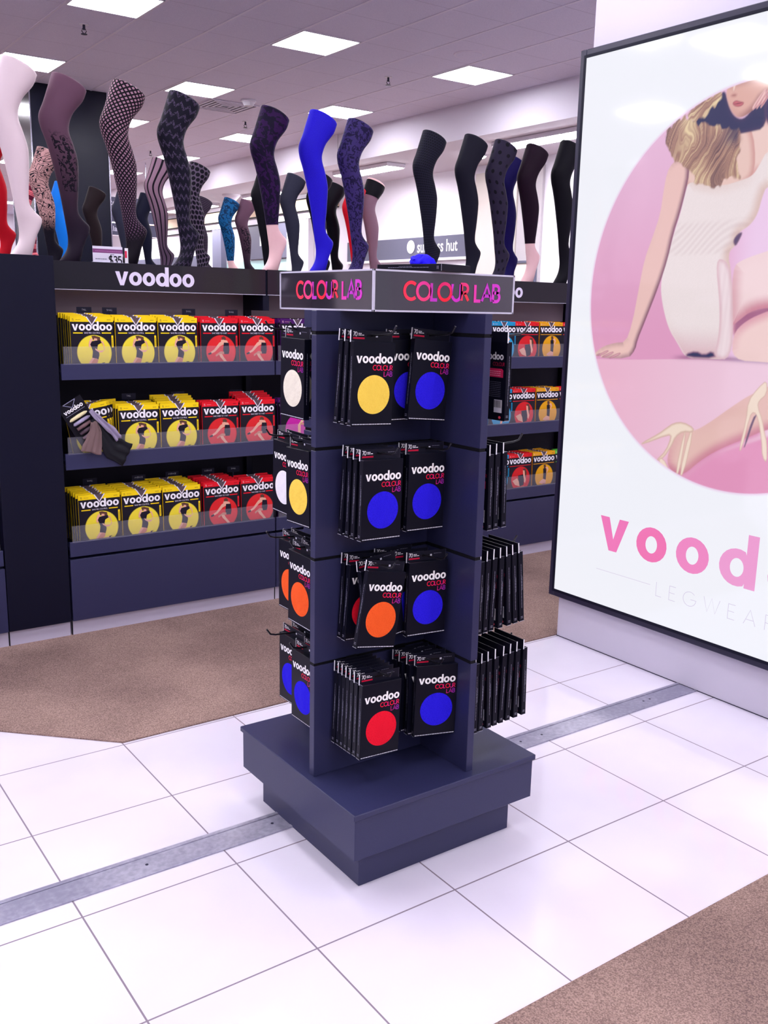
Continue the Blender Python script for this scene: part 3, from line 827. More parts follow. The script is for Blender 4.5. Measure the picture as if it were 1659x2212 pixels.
for j, y in ((1, 4.75), (2, 6.80)):
    for i in range(-1, 5):
        under = (('left end', 'swirling lace', 'striped and honeycomb', 'dark grey and ribbed', 'hold-up', 'edge black') if j == 1 else ('left end', 'pink striped and sky blue', 'brown and grey', 'ringed and teal', 'sheer dark', 'right end'))[i+1]
        c = copy_tree(rt); c.location = (.21 + 1.11*i, y, 0); c['label'] = 'dark display rack, %s row back, under the %s legs' % ('second' if j == 1 else 'third', under)
        c['group'] = 'display racks in the %s row' % ('second' if j == 1 else 'third')
# blank end tower between the first two racks
t = thing('rack_end_tower', 'blank navy end tower of the rack, plain front from plinth to top at left', 'display rack', (-.083, YF, 0))
MB().box(0, .286, 0, .70, .080, 1.782, bev=.002).build('tower_box', M['dark_laminate'], t)
MB().box(0, .286, .02, .68, 0, .078, bev=.001).build('plinth', M['plinth'], t)
MB().box(0, .004, .0185, .03, 0, .078).build('plinth_joint', M['slot'], t)
b = MB()
for cx in (.272, .300): pass

# ------------------------------------------------------------------ shelf packs
PW, PH, PT = .203, .252, .010
def figure(kind, r, cx, cz):
    """flat printed figures in the round picture"""
    sk, sd, bk, hr = C(236, 176, 150), C(206, 138, 116), C(30, 24, 40), C(96, 62, 50)
    if kind == 'stand':
        P = [([(-.14, .97), (.05, .99), (.36, .90), (.38, .62), (.24, .66), (.10, .80), (-.06, .74)], hr),
             ([(.02, .84), (.18, .82), (.20, .68), (.08, .60), (-.02, .66)], sk),
             ([(-.22, .80), (-.10, .86), (-.08, .70), (-.16, .48), (-.24, .28), (-.34, .40), (-.30, .62)], sk),
             ([(-.14, .66), (.10, .70), (.40, .72), (.44, .58), (.22, .46), (.16, .22), (.26, .04), (.28, -.12), (.20, -.38), (-.16, -.30), (-.12, -.08), (-.10, .10), (-.18, .34), (-.24, .48)], bk),
             ([(.38, .66), (.48, .56), (.58, .28), (.56, .14), (.28, .12), (.04, .26), (.06, .16), (.26, .02), (.44, .02), (.62, .18), (.60, .42), (.52, .66)], sk),
             ([(-.16, -.28), (-.40, -.62), (-.38, -.76), (-.26, -.80), (.02, -.40), (.16, -.36)], sk),
             ([(-.04, -.34), (.20, -.38), (.14, -.58), (-.18, -.78), (-.34, -.78), (-.30, -.66)], sd),
             ([(-.34, -.68), (.06, -.66), (.44, -.60), (.54, -.66), (.40, -.76), (.04, -.80), (-.30, -.82)], sk),
             ([(.06, -.74), (.22, -.74), (.20, -.96), (.04, -.99)], sk),
             ([(.40, -.58), (.62, -.56), (.48, -.64), (.62, -.82), (.58, -.84), (.42, -.68)], bk)]
    elif kind == 'sit':
        P = [([(.04, .90), (.22, .96), (.36, .84), (.30, .64), (.10, .66)], hr),
             ([(.0, .72), (.18, .74), (.44, .68), (.52, .50), (.22, .54), (.02, .60)], sk),
             ([(.02, .66), (.14, .66), (-.10, .34), (-.20, .30)], sk),
             ([(.20, .56), (.54, .54), (.58, .10), (.52, -.16), (.18, -.16), (.14, .10)], bk),
             ([(.18, .44), (-.06, .34), (-.44, -.02), (-.74, -.14), (-.80, -.06), (-.50, .12), (-.12, .56), (.10, .66), (.20, .58)], sk),
             ([(-.92, -.12), (-.70, -.02), (-.66, -.14), (-.86, -.20)], bk),
             ([(-.20, -.10), (-.02, -.02), (.16, -.34), (.46, -.72), (.56, -.88), (.44, -.92), (.20, -.64), (-.08, -.34)], sk),
             ([(-.40, -.20), (-.04, .02), (.20, -.02), (.20, -.16), (-.10, -.14), (-.36, -.32)], sd),
             ([(.44, -.80), (.66, -.86), (.60, -.94), (.40, -.94)], C(120, 30, 50))]
    elif kind == 'crouch':
        P = [([(.20, .80), (.50, .84), (.66, .50), (.60, .02), (.44, .10), (.40, .56)], hr),
             ([(.22, .70), (.42, .66), (.46, .30), (.60, -.10), (.50, -.40), (.36, -.20), (.28, .20)], sk),
             ([(-.30, .30), (.26, .36), (.38, -.10), (.34, -.52), (-.06, -.62), (-.22, -.30)], bk),
             ([(-.90, -.10), (-.40, .10), (-.20, -.18), (-.10, -.60), (-.60, -.44)], sk),
             ([(-.55, -.66), (.30, -.62), (.50, -.66), (.30, -.84), (-.3, -.86)], sd)]
    elif kind == 'squat':
        P = [([(-.10, .96), (.14, .98), (.22, .62), (-.04, .60)], hr),
             ([(.10, .72), (.34, .80), (.48, .56), (.30, .26), (.22, .30), (.34, .56)], sk),
             ([(-.14, .66), (.20, .66), (.24, .20), (.20, -.30), (-.12, -.34), (-.10, .10)], bk),
             ([(-.12, -.20), (-.48, -.40), (-.56, -.52), (-.14, -.62), (.22, -.56), (.20, -.30)], sk),
             ([(-.16, -.56), (.16, -.56), (.08, -.97), (-.06, -.98)], sd)]
    else:
        P = [([(-.20, .90), (.40, .96), (.56, .70), (.0, .62)], sk), ([(.30, .70), (.56, .70), (.10, .20), (-.06, .24)], C(230, 200, 160)),
             ([(-.06, .30), (.16, .30), (.14, -.40), (-.02, -.95), (-.16, -.9), (-.06, -.3)], sk), ([(.16, .42), (.70, .36), (.78, .24), (.10, .26)], sd)]
    return [([(cx + a*r, cz + c*r) for a, c in q], col) for q, col in P]
STY = {
 'yellow': (C(250, 216, 22), C(240, 222, 60), 'stand', ('SHINE FIRM', 'CONTROL'), True),
 'red': (C(226, 22, 40), C(222, 40, 44), 'sit', ('SHINE SHEER', 'TO WAIST'), True),
 'purple': (C(70, 20, 96), C(200, 40, 160), 'legs', ('SHINE', 'COMFORT'), True),
 'scarlet': (C(222, 26, 36), C(214, 32, 38), 'crouch', ('', ''), False),
 'orange': (C(232, 166, 20), C(232, 168, 16), 'squat', ('', ''), False),
 'cyan': (C(26, 150, 200), C(30, 158, 208), 'legs', ('SILKY', 'CONTROL'), True),
 'green': (C(90, 200, 60), C(120, 220, 130), 'legs', ('', ''), False),
}
def pack(style):
    band, circ, fig, words_, fancy = STY[style]; w = PW/2
    b = MB(); vb, vd = .138*PW, .158*PH
    # card sleeve with a real notch in the top edge
    out = [(-w, 0), (w, 0), (w, PH), (vb, PH), (0, PH-vd), (-vb, PH), (-w, PH)]
    n = len(out)
    b.add([(x, 0, z) for x, z in out] + [(x, PT, z) for x, z in out], [(i, n+i, n+(i+1) % n, (i+1) % n) for i in range(n)], band)
    zb = PH*.905; zm = PH - vd
    body = C(26, 22, 34)
    for y, flip in ((0, 1), (PT, 0)):
        def q(pts, col): b.add([(a, y, c) for a, c in pts], [tuple(range(len(pts)))], col)
        q([(-w, 0), (w, 0), (w, zm), (-w, zm)], body)
        xn = vb*(zb-zm)/vd
        q([(-w, zm), (0, zm), (-xn, zb), (-w, zb)], body); q([(w, zm), (0, zm), (xn, zb), (w, zb)], body)
        q([(-w, zb), (-xn, zb), (-vb, PH), (-w, PH)], band); q([(w, zb), (xn, zb), (vb, PH), (w, PH)], band)
    f = lambda d: (lambda a, c: (a, -d, c))
    r = None
    p = []
    for s in (-1, 1):
        p.append(([(s*.44*PW, PH*.715), (s*.22*PW, PH*.715), (s*.22*PW, PH*.695), (s*.44*PW, PH*.695)], band) if fancy else ([(s*.46*PW, PH*.70), (0, PH*.70), (0, PH*.685), (s*.46*PW, PH*.685)], band))
    b.flat(p, f(.0004))
    if words_[0]:
        t, lw = caps(words_[0] + ' ' + words_[1], .0062, .14, .12, C(220, 214, 228)); k = min(1, .42*PW/lw)
        t = [([(a*k, c) for a, c in q], cl) for q, cl in t]; b.flat(shift(t, -lw*k/2, PH*.694), f(.0005))
    if fancy:
        b.flat([([(w-.012, PH*.44), (w-.003, PH*.44), (w-.003, PH*.66), (w-.012, PH*.66)], band)], f(.0005))
        b.flat(dashes(.0, .04, 0, .002, body, 3), lambda a, c: (w-.0086+c, -.0007, PH*.46+a))
    t, lw = caps('15', .009, .14, .12, C(120, 90, 40) if style == 'yellow' else C(240, 190, 195)); b.flat(shift(t, -w+.010, PH*.925), f(.0005))
    b.flat(dashes(-w+.026, -w+.05, PH*.94, .0016, C(150, 110, 40) if style == 'yellow' else C(230, 150, 160), 2), f(.0005))
    b.flat(dashes(w-.03, w-.012, PH*.94, .0022, C(110, 80, 30) if style == 'yellow' else C(90, 10, 20), 7), f(.0005))
    b.flat(dashes(-w+.01, w-.01, .003, .0012, C(160, 156, 176), 11), f(.0004))
    root = b.build('tights_pack', M['card'])
    q = MB(); t, lw = logo(.0262, .07, WHITE); k = .93*PW/lw; t = [([(a*k, c*k) for a, c in qq], cl) for qq, cl in t]
    q.flat(shift(t, -lw*k/2+.001, PH*.748), f(.0006)); q.build('wordmark', M['card'], root)
    q = MB(); cx, cz, rr = .006, PH*.345, .405*PW
    rim = tuple(v*.55 for v in circ[:3]) + (1,)
    q.flat(disc(cx, cz, rr, rim, 44), f(.0005)); q.flat(disc(cx, cz, rr*.972, circ, 44), f(.0008))
    pl = figure(fig, rr*.97, cx, cz)
    for k, one in enumerate(pl): q.flat([one], f(.0011 + .00025*k))
    q.build('round_picture', M['card'], root)
    q = MB(); q.add([(-vb, PT*.6, PH-.002), (0, PT*.6, PH-vd), (vb, PT*.6, PH-.002)], [(0, 1, 2)], C(96, 80, 88))
    for s in (-1, 1): q.add([(s*vb, -.0006, PH), (s*(vb-.006), -.0006, PH), (0, -.0006, PH-vd+.006), (0, -.0006, PH-vd-.002)], [(0, 1, 2, 3)], C(232, 228, 240))
    q.build('clear_notch_window', M['card'], root)
    return root
PK = {}
def place_pack(style, x, y, z, label, group, rz=0, rx=0, ry=0):
    if style not in PK: o = pack(style); PK[style] = tree(o)
    else: o = copy_tree(PK[style])
    o.location = (x, y, z); o.rotation_euler = (rx, ry, rz)
    return tag(o, label, 'tights pack', group)
SHZ = [1.2675, .851, .4315]
NTH = ['front', 'second', 'third', 'fourth', 'fifth', 'sixth', 'seventh', 'eighth']
def column(style, xc, row, n, y0=2.633, dz=0, xs=None, where='', step=.022, ry=0, seed=0, lift=0):
    rnd = random.Random(seed*31+row*7+int(xc*100))
    nice = {'scarlet': 'red', 'cyan': 'blue', 'orange': 'orange-yellow'}.get(style, style)
    for k in range(n):
        dx = rnd.uniform(-.004, .004) if k else 0
        zz = SHZ[row] + dz + (k and rnd.uniform(0, .004) + lift*k)
        place_pack(style, xc+dx - (.0035*k if k else 0), y0 + k*step, zz,
                   '%s-topped pack, %s in its pile, %s' % (nice, NTH[k] if k < 8 else NTH[-1], where),
                   'tights packs on the %s shelf of the racks' % ['top', 'middle', 'lowest'][row], rx=-.03 - .004*k, ry=ry)
RN = ['top shelf', 'middle shelf', 'lowest shelf']
CN = ['column beside blank tower', 'second column', 'third column', 'fourth column', 'fifth column']
XC = [.376, .588, .800, 1.022, 1.236]
CNT = [[6, 4, 4, 3, 5], [0, 5, 5, 3, 5], [7, 7, 8, 7, 4]]
DZ = [[.0, -.003, -.004, -.006, -.010], [0, 0, -.045, 0, -.035], [.0, -.006, 0, .004, .004]]
for r in range(3):
    for c in range(5):
        if not CNT[r][c]: continue
        column('yellow' if c < 3 else 'red', XC[c], r, CNT[r][c], where='%s of the left rack, %s' % (RN[r], CN[c]), dz=max(DZ[r][c], 0) if DZ[r][c] > -.02 else .001,
               lift=.009 if DZ[r][c] < -.02 else .003, seed=c, y0=2.633)
# behind the stand and right of it
for r, n in ((0, 3), (1, 3), (2, 2)):
    column('purple', 1.475, r, n, where='%s just left of the stand post' % RN[r], seed=9)
for r in range(3):
    for style, xc, n, w in (('cyan', 2.945, 4, 'first column right of the stand'), ('scarlet', 3.14, 6, 'middle column right of the stand'), ('orange', 3.352, 6, 'right-hand column beside the light box')):
        if r == 2 and style == 'scarlet': column(style, xc-.0, r, 6, where='%s, %s' % (RN[r], w), seed=3)
        else: column(style, xc, r, n, where='%s, %s' % (RN[r], w), seed=4)
    column('green' if r == 2 else 'scarlet', 3.562, r, 2, where='%s, half hidden by the light box frame' % RN[r], seed=5, y0=2.64)
for r in range(3):
    for q, (style, xc) in enumerate((('purple', 1.69), ('purple', 1.905), ('cyan', 2.12), ('cyan', 2.335), ('cyan', 2.72))):
        column(style, xc, r, 2, where='%s behind the stand, %s from the stand post' % (RN[r], ('first', 'second', 'third', 'fourth', 'fifth')[q]), seed=6)
column('purple', -.215, 2, 1, where='lowest shelf at the left edge of the picture', seed=1)

# little size cards behind the packs
def size_card(x, y, z, word, lab):
    t = MB().box(-.036, .036, 0, .0012, 0, .032, C(44, 44, 64), bev=.0004).build('size_card', M['card'], None, (x, y, z))
    p, w = caps(word, .0075, .15, .14, C(200, 200, 214)); b = MB(); b.flat(shift(p, -w/2, .016), lambda a, c: (a, -.0004, c)); b.build('lettering', M['card'], t)
    MB().box(-.004, .004, .0014, .003, -.20, .01, C(60, 60, 80)).build('card_stem', M['card'], t)
    tag(t, lab, 'size card', 'dark size cards behind the packs')
for x, y, r, wd, lab in ((.395, 2.80, 0, 'TALL', 'above the first yellow pile'), (.512, 2.78, 0, 'SMALL', 'between the first two yellow piles'), (.93, 2.80, 0, 'SMALL', 'between yellow and red piles'), (1.16, 2.78, 0, 'SMALL', 'between the two red piles'),
                        (.600, 2.80, 1, 'TALL', 'above the second yellow pile'), (.86, 2.80, 1, 'TALL', 'above the low third pile'), (1.19, 2.80, 1, 'SMALL', 'above the last red pile'),
                        (.40, 2.84, 2, 'SMALL', 'above the first yellow pile'), (.645, 2.82, 2, 'AVERAGE', 'above the second yellow pile'), (.835, 2.84, 2, 'AVERAGE', 'above the third yellow pile'), (1.04, 2.84, 2, 'AVERAGE', 'above the first red pile'), (1.19, 2.84, 2, 'SMALL', 'above the last red pile')):
    size_card(x, y, SHZ[r] + .262, wd, 'small dark %s size card on the %s, %s' % (wd.lower(), RN[r], lab))

# untidy first column of the middle shelf: tilted packs, sample card and loose stockings
zb = SHZ[1]
for k in range(4):
    place_pack('yellow', .372 + .012*k, 2.645 + .022*k, zb + .012 + .004*k, 'yellow-topped tights pack leaning left, %s in the untidy pile on the middle shelf' % NTH[k],
               'tights packs on the middle shelf of the racks', ry=-.16 + .045*k, rx=-.03)
t = thing('tights_sample_card', 'tilted black sample card with coloured stocking swatches on the middle shelf', 'sample card', (.300, 2.606, 1.035), 0)
t.rotation_euler = (-.05, -.52, 0)
MB().box(-.062, .062, 0, .002, -.115, .115, C(20, 18, 28), bev=.0006).build('card', M['card'], t)
q = MB(); p, w = logo(.0160, .04, WHITE); q.flat(shift(p, -w/2, .066), lambda a, c: (a, -.0005, c)); q.flat(dashes(-.05, .05, .056, .002, C(150, 150, 170), 1), lambda a, c: (a, -.0005, c)); q.build('wordmark', M['card'], t)
q = MB()
for a, c in (((-.034, .112), (.030, .112)), ((.030, .112), (.0, .083)), ((.0, .083), (-.034, .112))): q.tube([(a[0], -.001, a[1]), (c[0], -.001, c[1])], .0016, 6, C(150, 150, 180))
q.build('hanger_triangle', M['card'], t)
SW = [C(236, 226, 176), C(166, 158, 190), C(120, 92, 96), C(84, 66, 78), C(140, 118, 130)]
for k, cl in enumerate(SW):
    q = MB(); z = .036 - k*.025
    q.tube([(-.046+.006*k, -.003, z-.003), (-.038, -.008, z), (0, -.011, z+.001), (.034, -.008, z), (.046, -.003, z-.002)], [.003, .0075, .009, .0075, .003], 10, cl)
    q.build('swatch', M['matt'], t)
def cloth(name, pts, widths, col, lab, y=2.588, fold=5, seed=0):
    """hanging stocking: ribbon swept down a path with pleats"""
    rnd = random.Random(seed); n = 14; V, F = [], []; m_ = len(pts)
    path = []
    for i in range(m_-1):
        for j in range(5):
            f = j/5; path.append((pts[i][0]*(1-f)+pts[i+1][0]*f, pts[i][1]*(1-f)+pts[i+1][1]*f, widths[i]*(1-f)+widths[i+1]*f))
    path.append((*pts[-1], widths[-1]))
    for i, (x, z, w) in enumerate(path):
        a, c = path[max(i-1, 0)], path[min(i+1, len(path)-1)]
        d = Vector((c[0]-a[0], c[1]-a[1])).normalized(); nx, nz = -d.y, d.x
        for k in range(2*n):
            ang = 2*PI*k/(2*n); s = math.cos(ang)
            th = (.0045 + .0035*math.sin(fold*s*2+i*.25+seed))
            V.append((x + nx*w*s/2, y + th*math.sin(ang)*1.4 + .003*math.sin(fold*s*1.6+seed), z + nz*w*s/2 + .003*math.sin(s*4+i)))
    L = 2*n
    for i in range(len(path)-1):
        for k in range(L): F.append((i*L+k, i*L+(k+1) % L, (i+1)*L+(k+1) % L, (i+1)*L+k))
    F += [tuple(range(L))[::-1], tuple(range((len(path)-1)*L, len(path)*L))]
    o = MB().add(V, F, col, 0, True).build(name, M['matt']); return tag(o, lab, 'stocking', None)
cloth('loose_stocking', [(.345, 1.055), (.385, .985), (.440, .905), (.505, .872)], [.03, .055, .11, .115], C(14, 16, 26), 'black stocking trailing over the middle shelf lip', 2.586, 5, 3)
cloth('loose_stocking', [(.345, 1.040), (.350, .99), (.335, .93), (.325, .895)], [.03, .06, .09, .10], C(122, 98, 98), 'brown stocking hanging from the sample card', 2.578, 6, 1)
cloth('loose_stocking', [(.330, 1.095), (.375, 1.045), (.430, .995), (.462, .955)], [.022, .030, .036, .038], C(160, 150, 178), 'pale mauve stocking slung over the untidy yellow packs', 2.576, 3, 2)

# ================================================================== mannequin legs
def cat(P, n):
    out = []
    for i in range(len(P)-1):
        p0, p1, p2, p3 = P[max(i-1, 0)], P[i], P[i+1], P[min(i+2, len(P)-1)]
        for j in range(n):
            t = j/n
            out.append(tuple(.5*((2*b)+(-a+c)*t+(2*a-5*b+4*c-d)*t*t+(-a+3*b-3*c+d)*t**3) for a, b, c, d in zip(p0, p1, p2, p3)))
    out.append(P[-1]); return out
# front point (u, v), back point (u, v), half thickness; v grows downward
PROF = [((824, 216), (1012, 316), 92), ((800, 300), (988, 384), 90), ((768, 410), (930, 470), 82), ((738, 500), (903, 550), 76), ((742, 575), (903, 612), 72),
        ((770, 670), (924, 690), 74), ((796, 780), (945, 790), 74), ((816, 890), (945, 895), 66), ((834, 1000), (940, 1005), 54), ((846, 1090), (934, 1090), 44),
        ((855, 1165), (938, 1150), 41), ((862, 1225), (965, 1195), 42), ((868, 1280), (1000, 1238), 40), ((872, 1330), (992, 1292), 41), ((868, 1385), (965, 1360), 46),
        ((852, 1430), (950, 1420), 50), ((832, 1462), (940, 1462), 50), ((815, 1488), (934, 1490), 46)]
K = .80/1275
def ring_pts(row, off=0, n=36):
    (fu, fv), (bu, bv), h = row[0:2], row[2:4], row[4]
    F = Vector(((fu-850)*K/.82, 0, (1490-fv)*K)); B = Vector(((bu-850)*K/.82, 0, (1490-bv)*K))
    c = (F+B)/2; a = (B-F)/2; l = a.length; a = a.normalized(); h = h*K*1.02 + off; l += off
    R = []
    for k in range(n):
        t = 2*PI*k/n; R.append(c - a*(l*math.cos(t)) + Vector((0, h*math.sin(t)*(1-.10*math.cos(t)), 0)))
    return R
ROWS = cat([(*f, *b, h) for f, b, h in PROF], 4)
def leg_mesh(name, m, i0=0, i1=None, off=0, cap=True, toe=True):
    rows = ROWS[i0:i1]; n = 36
    me = bpy.data.meshes.new(name); V, F, UV = [], [], []
    rings = [ring_pts(r, off) for r in rows]
    if cap:   # softly rounded top
        c = sum(rings[0], Vector())/n; up = Vector((.34, 0, .94))
        extra = []
        for s, hh in ((.0, .013), (.45, .0125), (.80, .009), (.95, .0035)):
            extra.append([c + (p-c)*max(s, .001) + up*hh for p in rings[0]])
        rings = extra + rings
    if toe:
        c = sum(rings[-1], Vector())/n; rings.append([c + (p-c)*.8 + Vector((-.004, 0, -.005)) for p in rings[-1]]); rings.append([c + (p-c)*.01 + Vector((-.004, 0, -.006)) for p in rings[-1]])
    vv, acc = [0], 0
    for a, b in zip(rings[:-1], rings[1:]):
        acc += ((sum(a, Vector())-sum(b, Vector()))/n).length + .0005; vv.append(acc)
    V = [p for R in rings for p in R]
    for i in range(len(rings)-1):
        for k in range(n):
            F.append((i*n+k, (i+1)*n+k, (i+1)*n+(k+1) % n, i*n+(k+1) % n))
            UV += [(k/n, -vv[i]), (k/n, -vv[i+1]), ((k+1)/n, -vv[i+1]), ((k+1)/n, -vv[i])]
    me.from_pydata([tuple(p) for p in V], [], F)
    uv = me.uv_layers.new(name='UVMap'); uv.data.foreach_set('uv', [c for u in UV for c in u])
    me.polygons.foreach_set('use_smooth', [True]*len(F)); me.materials.append(m); me.update(); return me
LEG_FULL = leg_mesh('mannequin_leg', M['mannequin'])
CUFF = 39
SHELLS = {'full': dict(off=.0012), 'legging': dict(off=.0018, i1=CUFF, toe=False), 'holdup': dict(off=.0012, i0=5, cap=False), 'band': dict(off=.003, i0=1, i1=9, cap=False, toe=False)}

def vec(nt, a, b):
    n = nt.nodes.new('ShaderNodeCombineXYZ'); nt.links.new(a.s, n.inputs[0]); nt.links.new(b.s, n.inputs[1]); return n.outputs[0]
def sm(name, fn, rough=.65, sheen=0):
    m = mat(name, rough=rough, spec=.1); nt = m.node_tree
    u, v, z, src = coords(nt, 'UV'); set_color(m, fn(nt, u*.40, v*-1, vec(nt, u*.40, v*-1))); return m
SK = C(150, 118, 134)      # leg seen through sheer black
DK = C(26, 20, 34)
def plain(c, d=None):
    def f(nt, u, v, src): return mixc(nt, noise(nt, src, 300, 1).smooth(.3, .7), c, d or tuple(x*.85 for x in c[:3]) + (1,))
    return f
def sheer(c_face, c_low):
    return lambda nt, u, v, src: mixc(nt, v.smooth(.1, .75), c_face, c_low)
def lines(e, step, w): return (((e*(1/step)).fract() - .5).abs() > (.5 - w/2))
def f_net(nt, u, v, src):
    a = lines(u + v, .0222, .42).mx(lines(u - v, .0222, .42)); toe = v.smooth(.66, .74)
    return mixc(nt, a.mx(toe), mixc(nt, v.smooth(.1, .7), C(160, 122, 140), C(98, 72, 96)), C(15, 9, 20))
def f_zig(nt, u, v, src):
    row = (v*(1/.048)).fract()
    tri = ((u*(1/.034)).fract() - .5).abs()*2
    z = ((row - .2 - tri*.5).abs() < .17)*(row < .88)
    return mixc(nt, z*(noise(nt, src, 160, 1).smooth(.35, .6)), C(18, 16, 30), C(70, 60, 84))
def f_stripe(nt, u, v, src):
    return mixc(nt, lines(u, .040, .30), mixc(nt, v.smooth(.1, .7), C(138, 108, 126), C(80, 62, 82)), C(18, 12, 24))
def holes(nt, u, v, step, r, tone, ink, jitter=0):
    a = ((u*(1/step)).fract() - .5); b = ((v*(1/(step*1.15))).fract() - .5)
    rowodd = ((v*(1/(step*1.15))).floor()*.5).fract()
    a = ((u*(1/step) + rowodd).fract() - .5)
    d = (a*a + b*b)
    return mixc(nt, (d < r*r), tone, ink)
def f_hex(nt, u, v, src): return holes(nt, u, v, .030, .42, C(86, 74, 94), C(15, 12, 24))
def f_dots(nt, u, v, src): return holes(nt, u, v, .050, .20, C(40, 34, 54), C(13, 11, 22))
def f_mesh(nt, u, v, src): return holes(nt, u, v, .012, .38, C(28, 27, 44), C(13, 13, 24))
def f_lace(nt, u, v, src):
    n = noise(nt, src, 8, 1, 1.8); n2 = noise(nt, src, 17, 1, 1.6)
    a = (((n*11).fract() - .5).abs() < .15).mx((((n2*7).fract() - .5).abs() < .12)*(n > .46))
    return mixc(nt, a.mx(v.smooth(.42, .56)), C(180, 138, 138), C(15, 11, 24))
def f_camo(a, b, sc=16):
    return lambda nt, u, v, src: mixc(nt, (noise(nt, src, sc, 4, 1.2) > .52), a, b)
def f_rings(nt, u, v, src):
    return mixc(nt, lines(v, .015, .45), C(66, 52, 70), C(18, 14, 26))
def f_band(nt, u, v, src):
    return mixc(nt, lines(v, .075, .46).mx(lines(v, .012, .3)*lines(v + .03, .075, .5)), C(222, 112, 122), C(98, 20, 46))
def f_rib(nt, u, v, src): return mixc(nt, lines(u, .008, .5), C(20, 18, 30), C(10, 9, 16))
def f_tat(nt, u, v, src):
    n = noise(nt, src, 34, 3, 1.8); fl = (n > .52)*(v.smooth(.25, .30))*((u*1.0 - .26).abs() < .09)
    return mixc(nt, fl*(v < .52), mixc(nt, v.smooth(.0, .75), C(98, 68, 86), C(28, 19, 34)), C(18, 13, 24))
STK = {
 'brown': ('sheer brown stocking', f_tat), 'net': ('fishnet stocking', f_net), 'zig': ('zigzag patterned stocking', f_zig),
 'purple': ('', f_camo(C(17, 8, 34), C(42, 14, 62), 32)), 'blue': ('', plain(C(36, 24, 196), C(30, 18, 178))), 'lav': ('', f_camo(C(54, 42, 96), C(26, 19, 54), 48)),
 'mesh': ('', f_mesh), 'char': ('', plain(C(24, 23, 38), C(20, 19, 32))), 'dots': ('', f_dots), 'navy': ('', plain(C(24, 14, 84), C(20, 12, 70))),
 'maroon': ('', plain(C(30, 9, 27), C(22, 8, 24))), 'black': ('', plain(C(14, 12, 22), C(11, 10, 18))), 'lace': ('', f_lace), 'stripe': ('', f_stripe), 'hex': ('', f_hex),
 'grey': ('', plain(C(50, 51, 68), C(38, 39, 56))), 'rib': ('', f_rib), 'red': ('', plain(C(214, 20, 40), C(186, 14, 34))), 'sheerp': ('', plain(C(146, 112, 128), C(124, 92, 110))),
 'rings': ('', f_rings), 'teal': ('', f_camo(C(20, 84, 134), C(12, 44, 78), 34)), 'sky': ('', plain(C(20, 120, 220), C(16, 108, 205))), 'choc': ('', plain(C(34, 22, 26), C(26, 17, 21))),
 'band': ('', f_band), 'must': ('', plain(C(206, 140, 40), C(190, 124, 34))), 'dkteal': ('', plain(C(18, 20, 42), C(13, 15, 32))),
}
SMAT = {k: sm(('stocking_' + k), v[1], .55) for k, v in STK.items()}
MESH = {}
def leg(stk, zone, xc, y, zc, label, base=TOP, rz=0, name='mannequin_leg', sx=1.0):
    s = (zc - base)/.772
    root = bpy.data.objects.new(name, LEG_FULL if stk or True else None); COL.objects.link(root)
    cx = .0515*s
    root.location = (xc - cx*math.cos(rz), y - cx*math.sin(rz), base + .004*s); root.scale = (s, s, s); root.rotation_euler = (0, 0, rz)
    tag(root, label, 'mannequin leg')
    if base > TOP + .01 and not stk:
        root.data = LEG_FULL.copy(); root.data.materials[0] = M['mannequin_pale']
    if stk:
        key = (zone, stk)
        if key not in MESH: MESH[key] = leg_mesh('leggings' if zone == 'legging' else 'stocking', SMAT[stk], **SHELLS[zone])
        c = bpy.data.objects.new('leggings' if zone == 'legging' else 'stocking', MESH[key]); COL.objects.link(c); c.parent = root
        if zone == 'holdup':
            if 'band' not in MESH: MESH['band'] = leg_mesh('stocking_top', SMAT['black'], **SHELLS['band'])
            c = bpy.data.objects.new('stocking_top', MESH['band']); COL.objects.link(c); c.parent = root
    return root
Y1, Y2, Y3 = 2.80, 4.95, 7.0
leg(None, '', .152, Y1, 2.594, 'bare cream mannequin leg at the far left on the blank tower', base=1.782)
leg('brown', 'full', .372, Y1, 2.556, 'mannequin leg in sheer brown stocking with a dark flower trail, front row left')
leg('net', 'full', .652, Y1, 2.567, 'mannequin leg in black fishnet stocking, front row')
leg('zig', 'full', .931, Y1, 2.558, 'mannequin leg in dark stocking with rows of zigzag lines, front row')
leg('purple', 'legging', 1.432, Y1, 2.555, 'mannequin leg in dark purple velvet leggings with bare pink foot')
leg('blue', 'full', 1.723, Y1, 2.571, 'mannequin leg in plain royal blue tights above the stand header')
leg('lav', 'full', 1.962, Y1, 2.559, 'mannequin leg in purple floral tights, right of the royal blue leg')
leg('mesh', 'full', 2.478, Y1, 2.558, 'mannequin leg in fine black mesh tights in front of the eyewear sign')
leg('char', 'full', 2.794, Y1, 2.572, 'mannequin leg in plain charcoal tights, right of the black mesh leg')
leg('dots', 'full', 3.033, Y1, 2.569, 'mannequin leg in charcoal tights with black dots')
leg('navy', 'full', 3.405, 3.12, 2.554, 'mannequin leg in deep violet blue tights half behind the dotted leg')
leg('maroon', 'legging', 3.298, Y1, 2.573, 'mannequin leg in dark maroon leggings with bare pink foot')
leg('black', 'full', 3.600, Y1, 2.625, 'mannequin leg in black tights cut by the light box frame')
leg('red', 'full', .150, 3.17, 2.36, 'mannequin leg in bright red tights at the left edge behind the cream leg', base=1.782)
leg('must', 'full', .02, 3.17, 2.26, 'mannequin leg in mustard tights at the very left edge, mostly hidden', base=1.782)
leg('lace', 'full', .909, Y2, 2.548, 'mannequin leg in black swirling lace pattern behind the sheer brown leg')
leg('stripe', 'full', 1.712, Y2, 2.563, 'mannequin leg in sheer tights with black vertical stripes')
leg('hex', 'full', 1.997, Y2, 2.559, 'mannequin leg in black honeycomb net behind the zigzag leg')
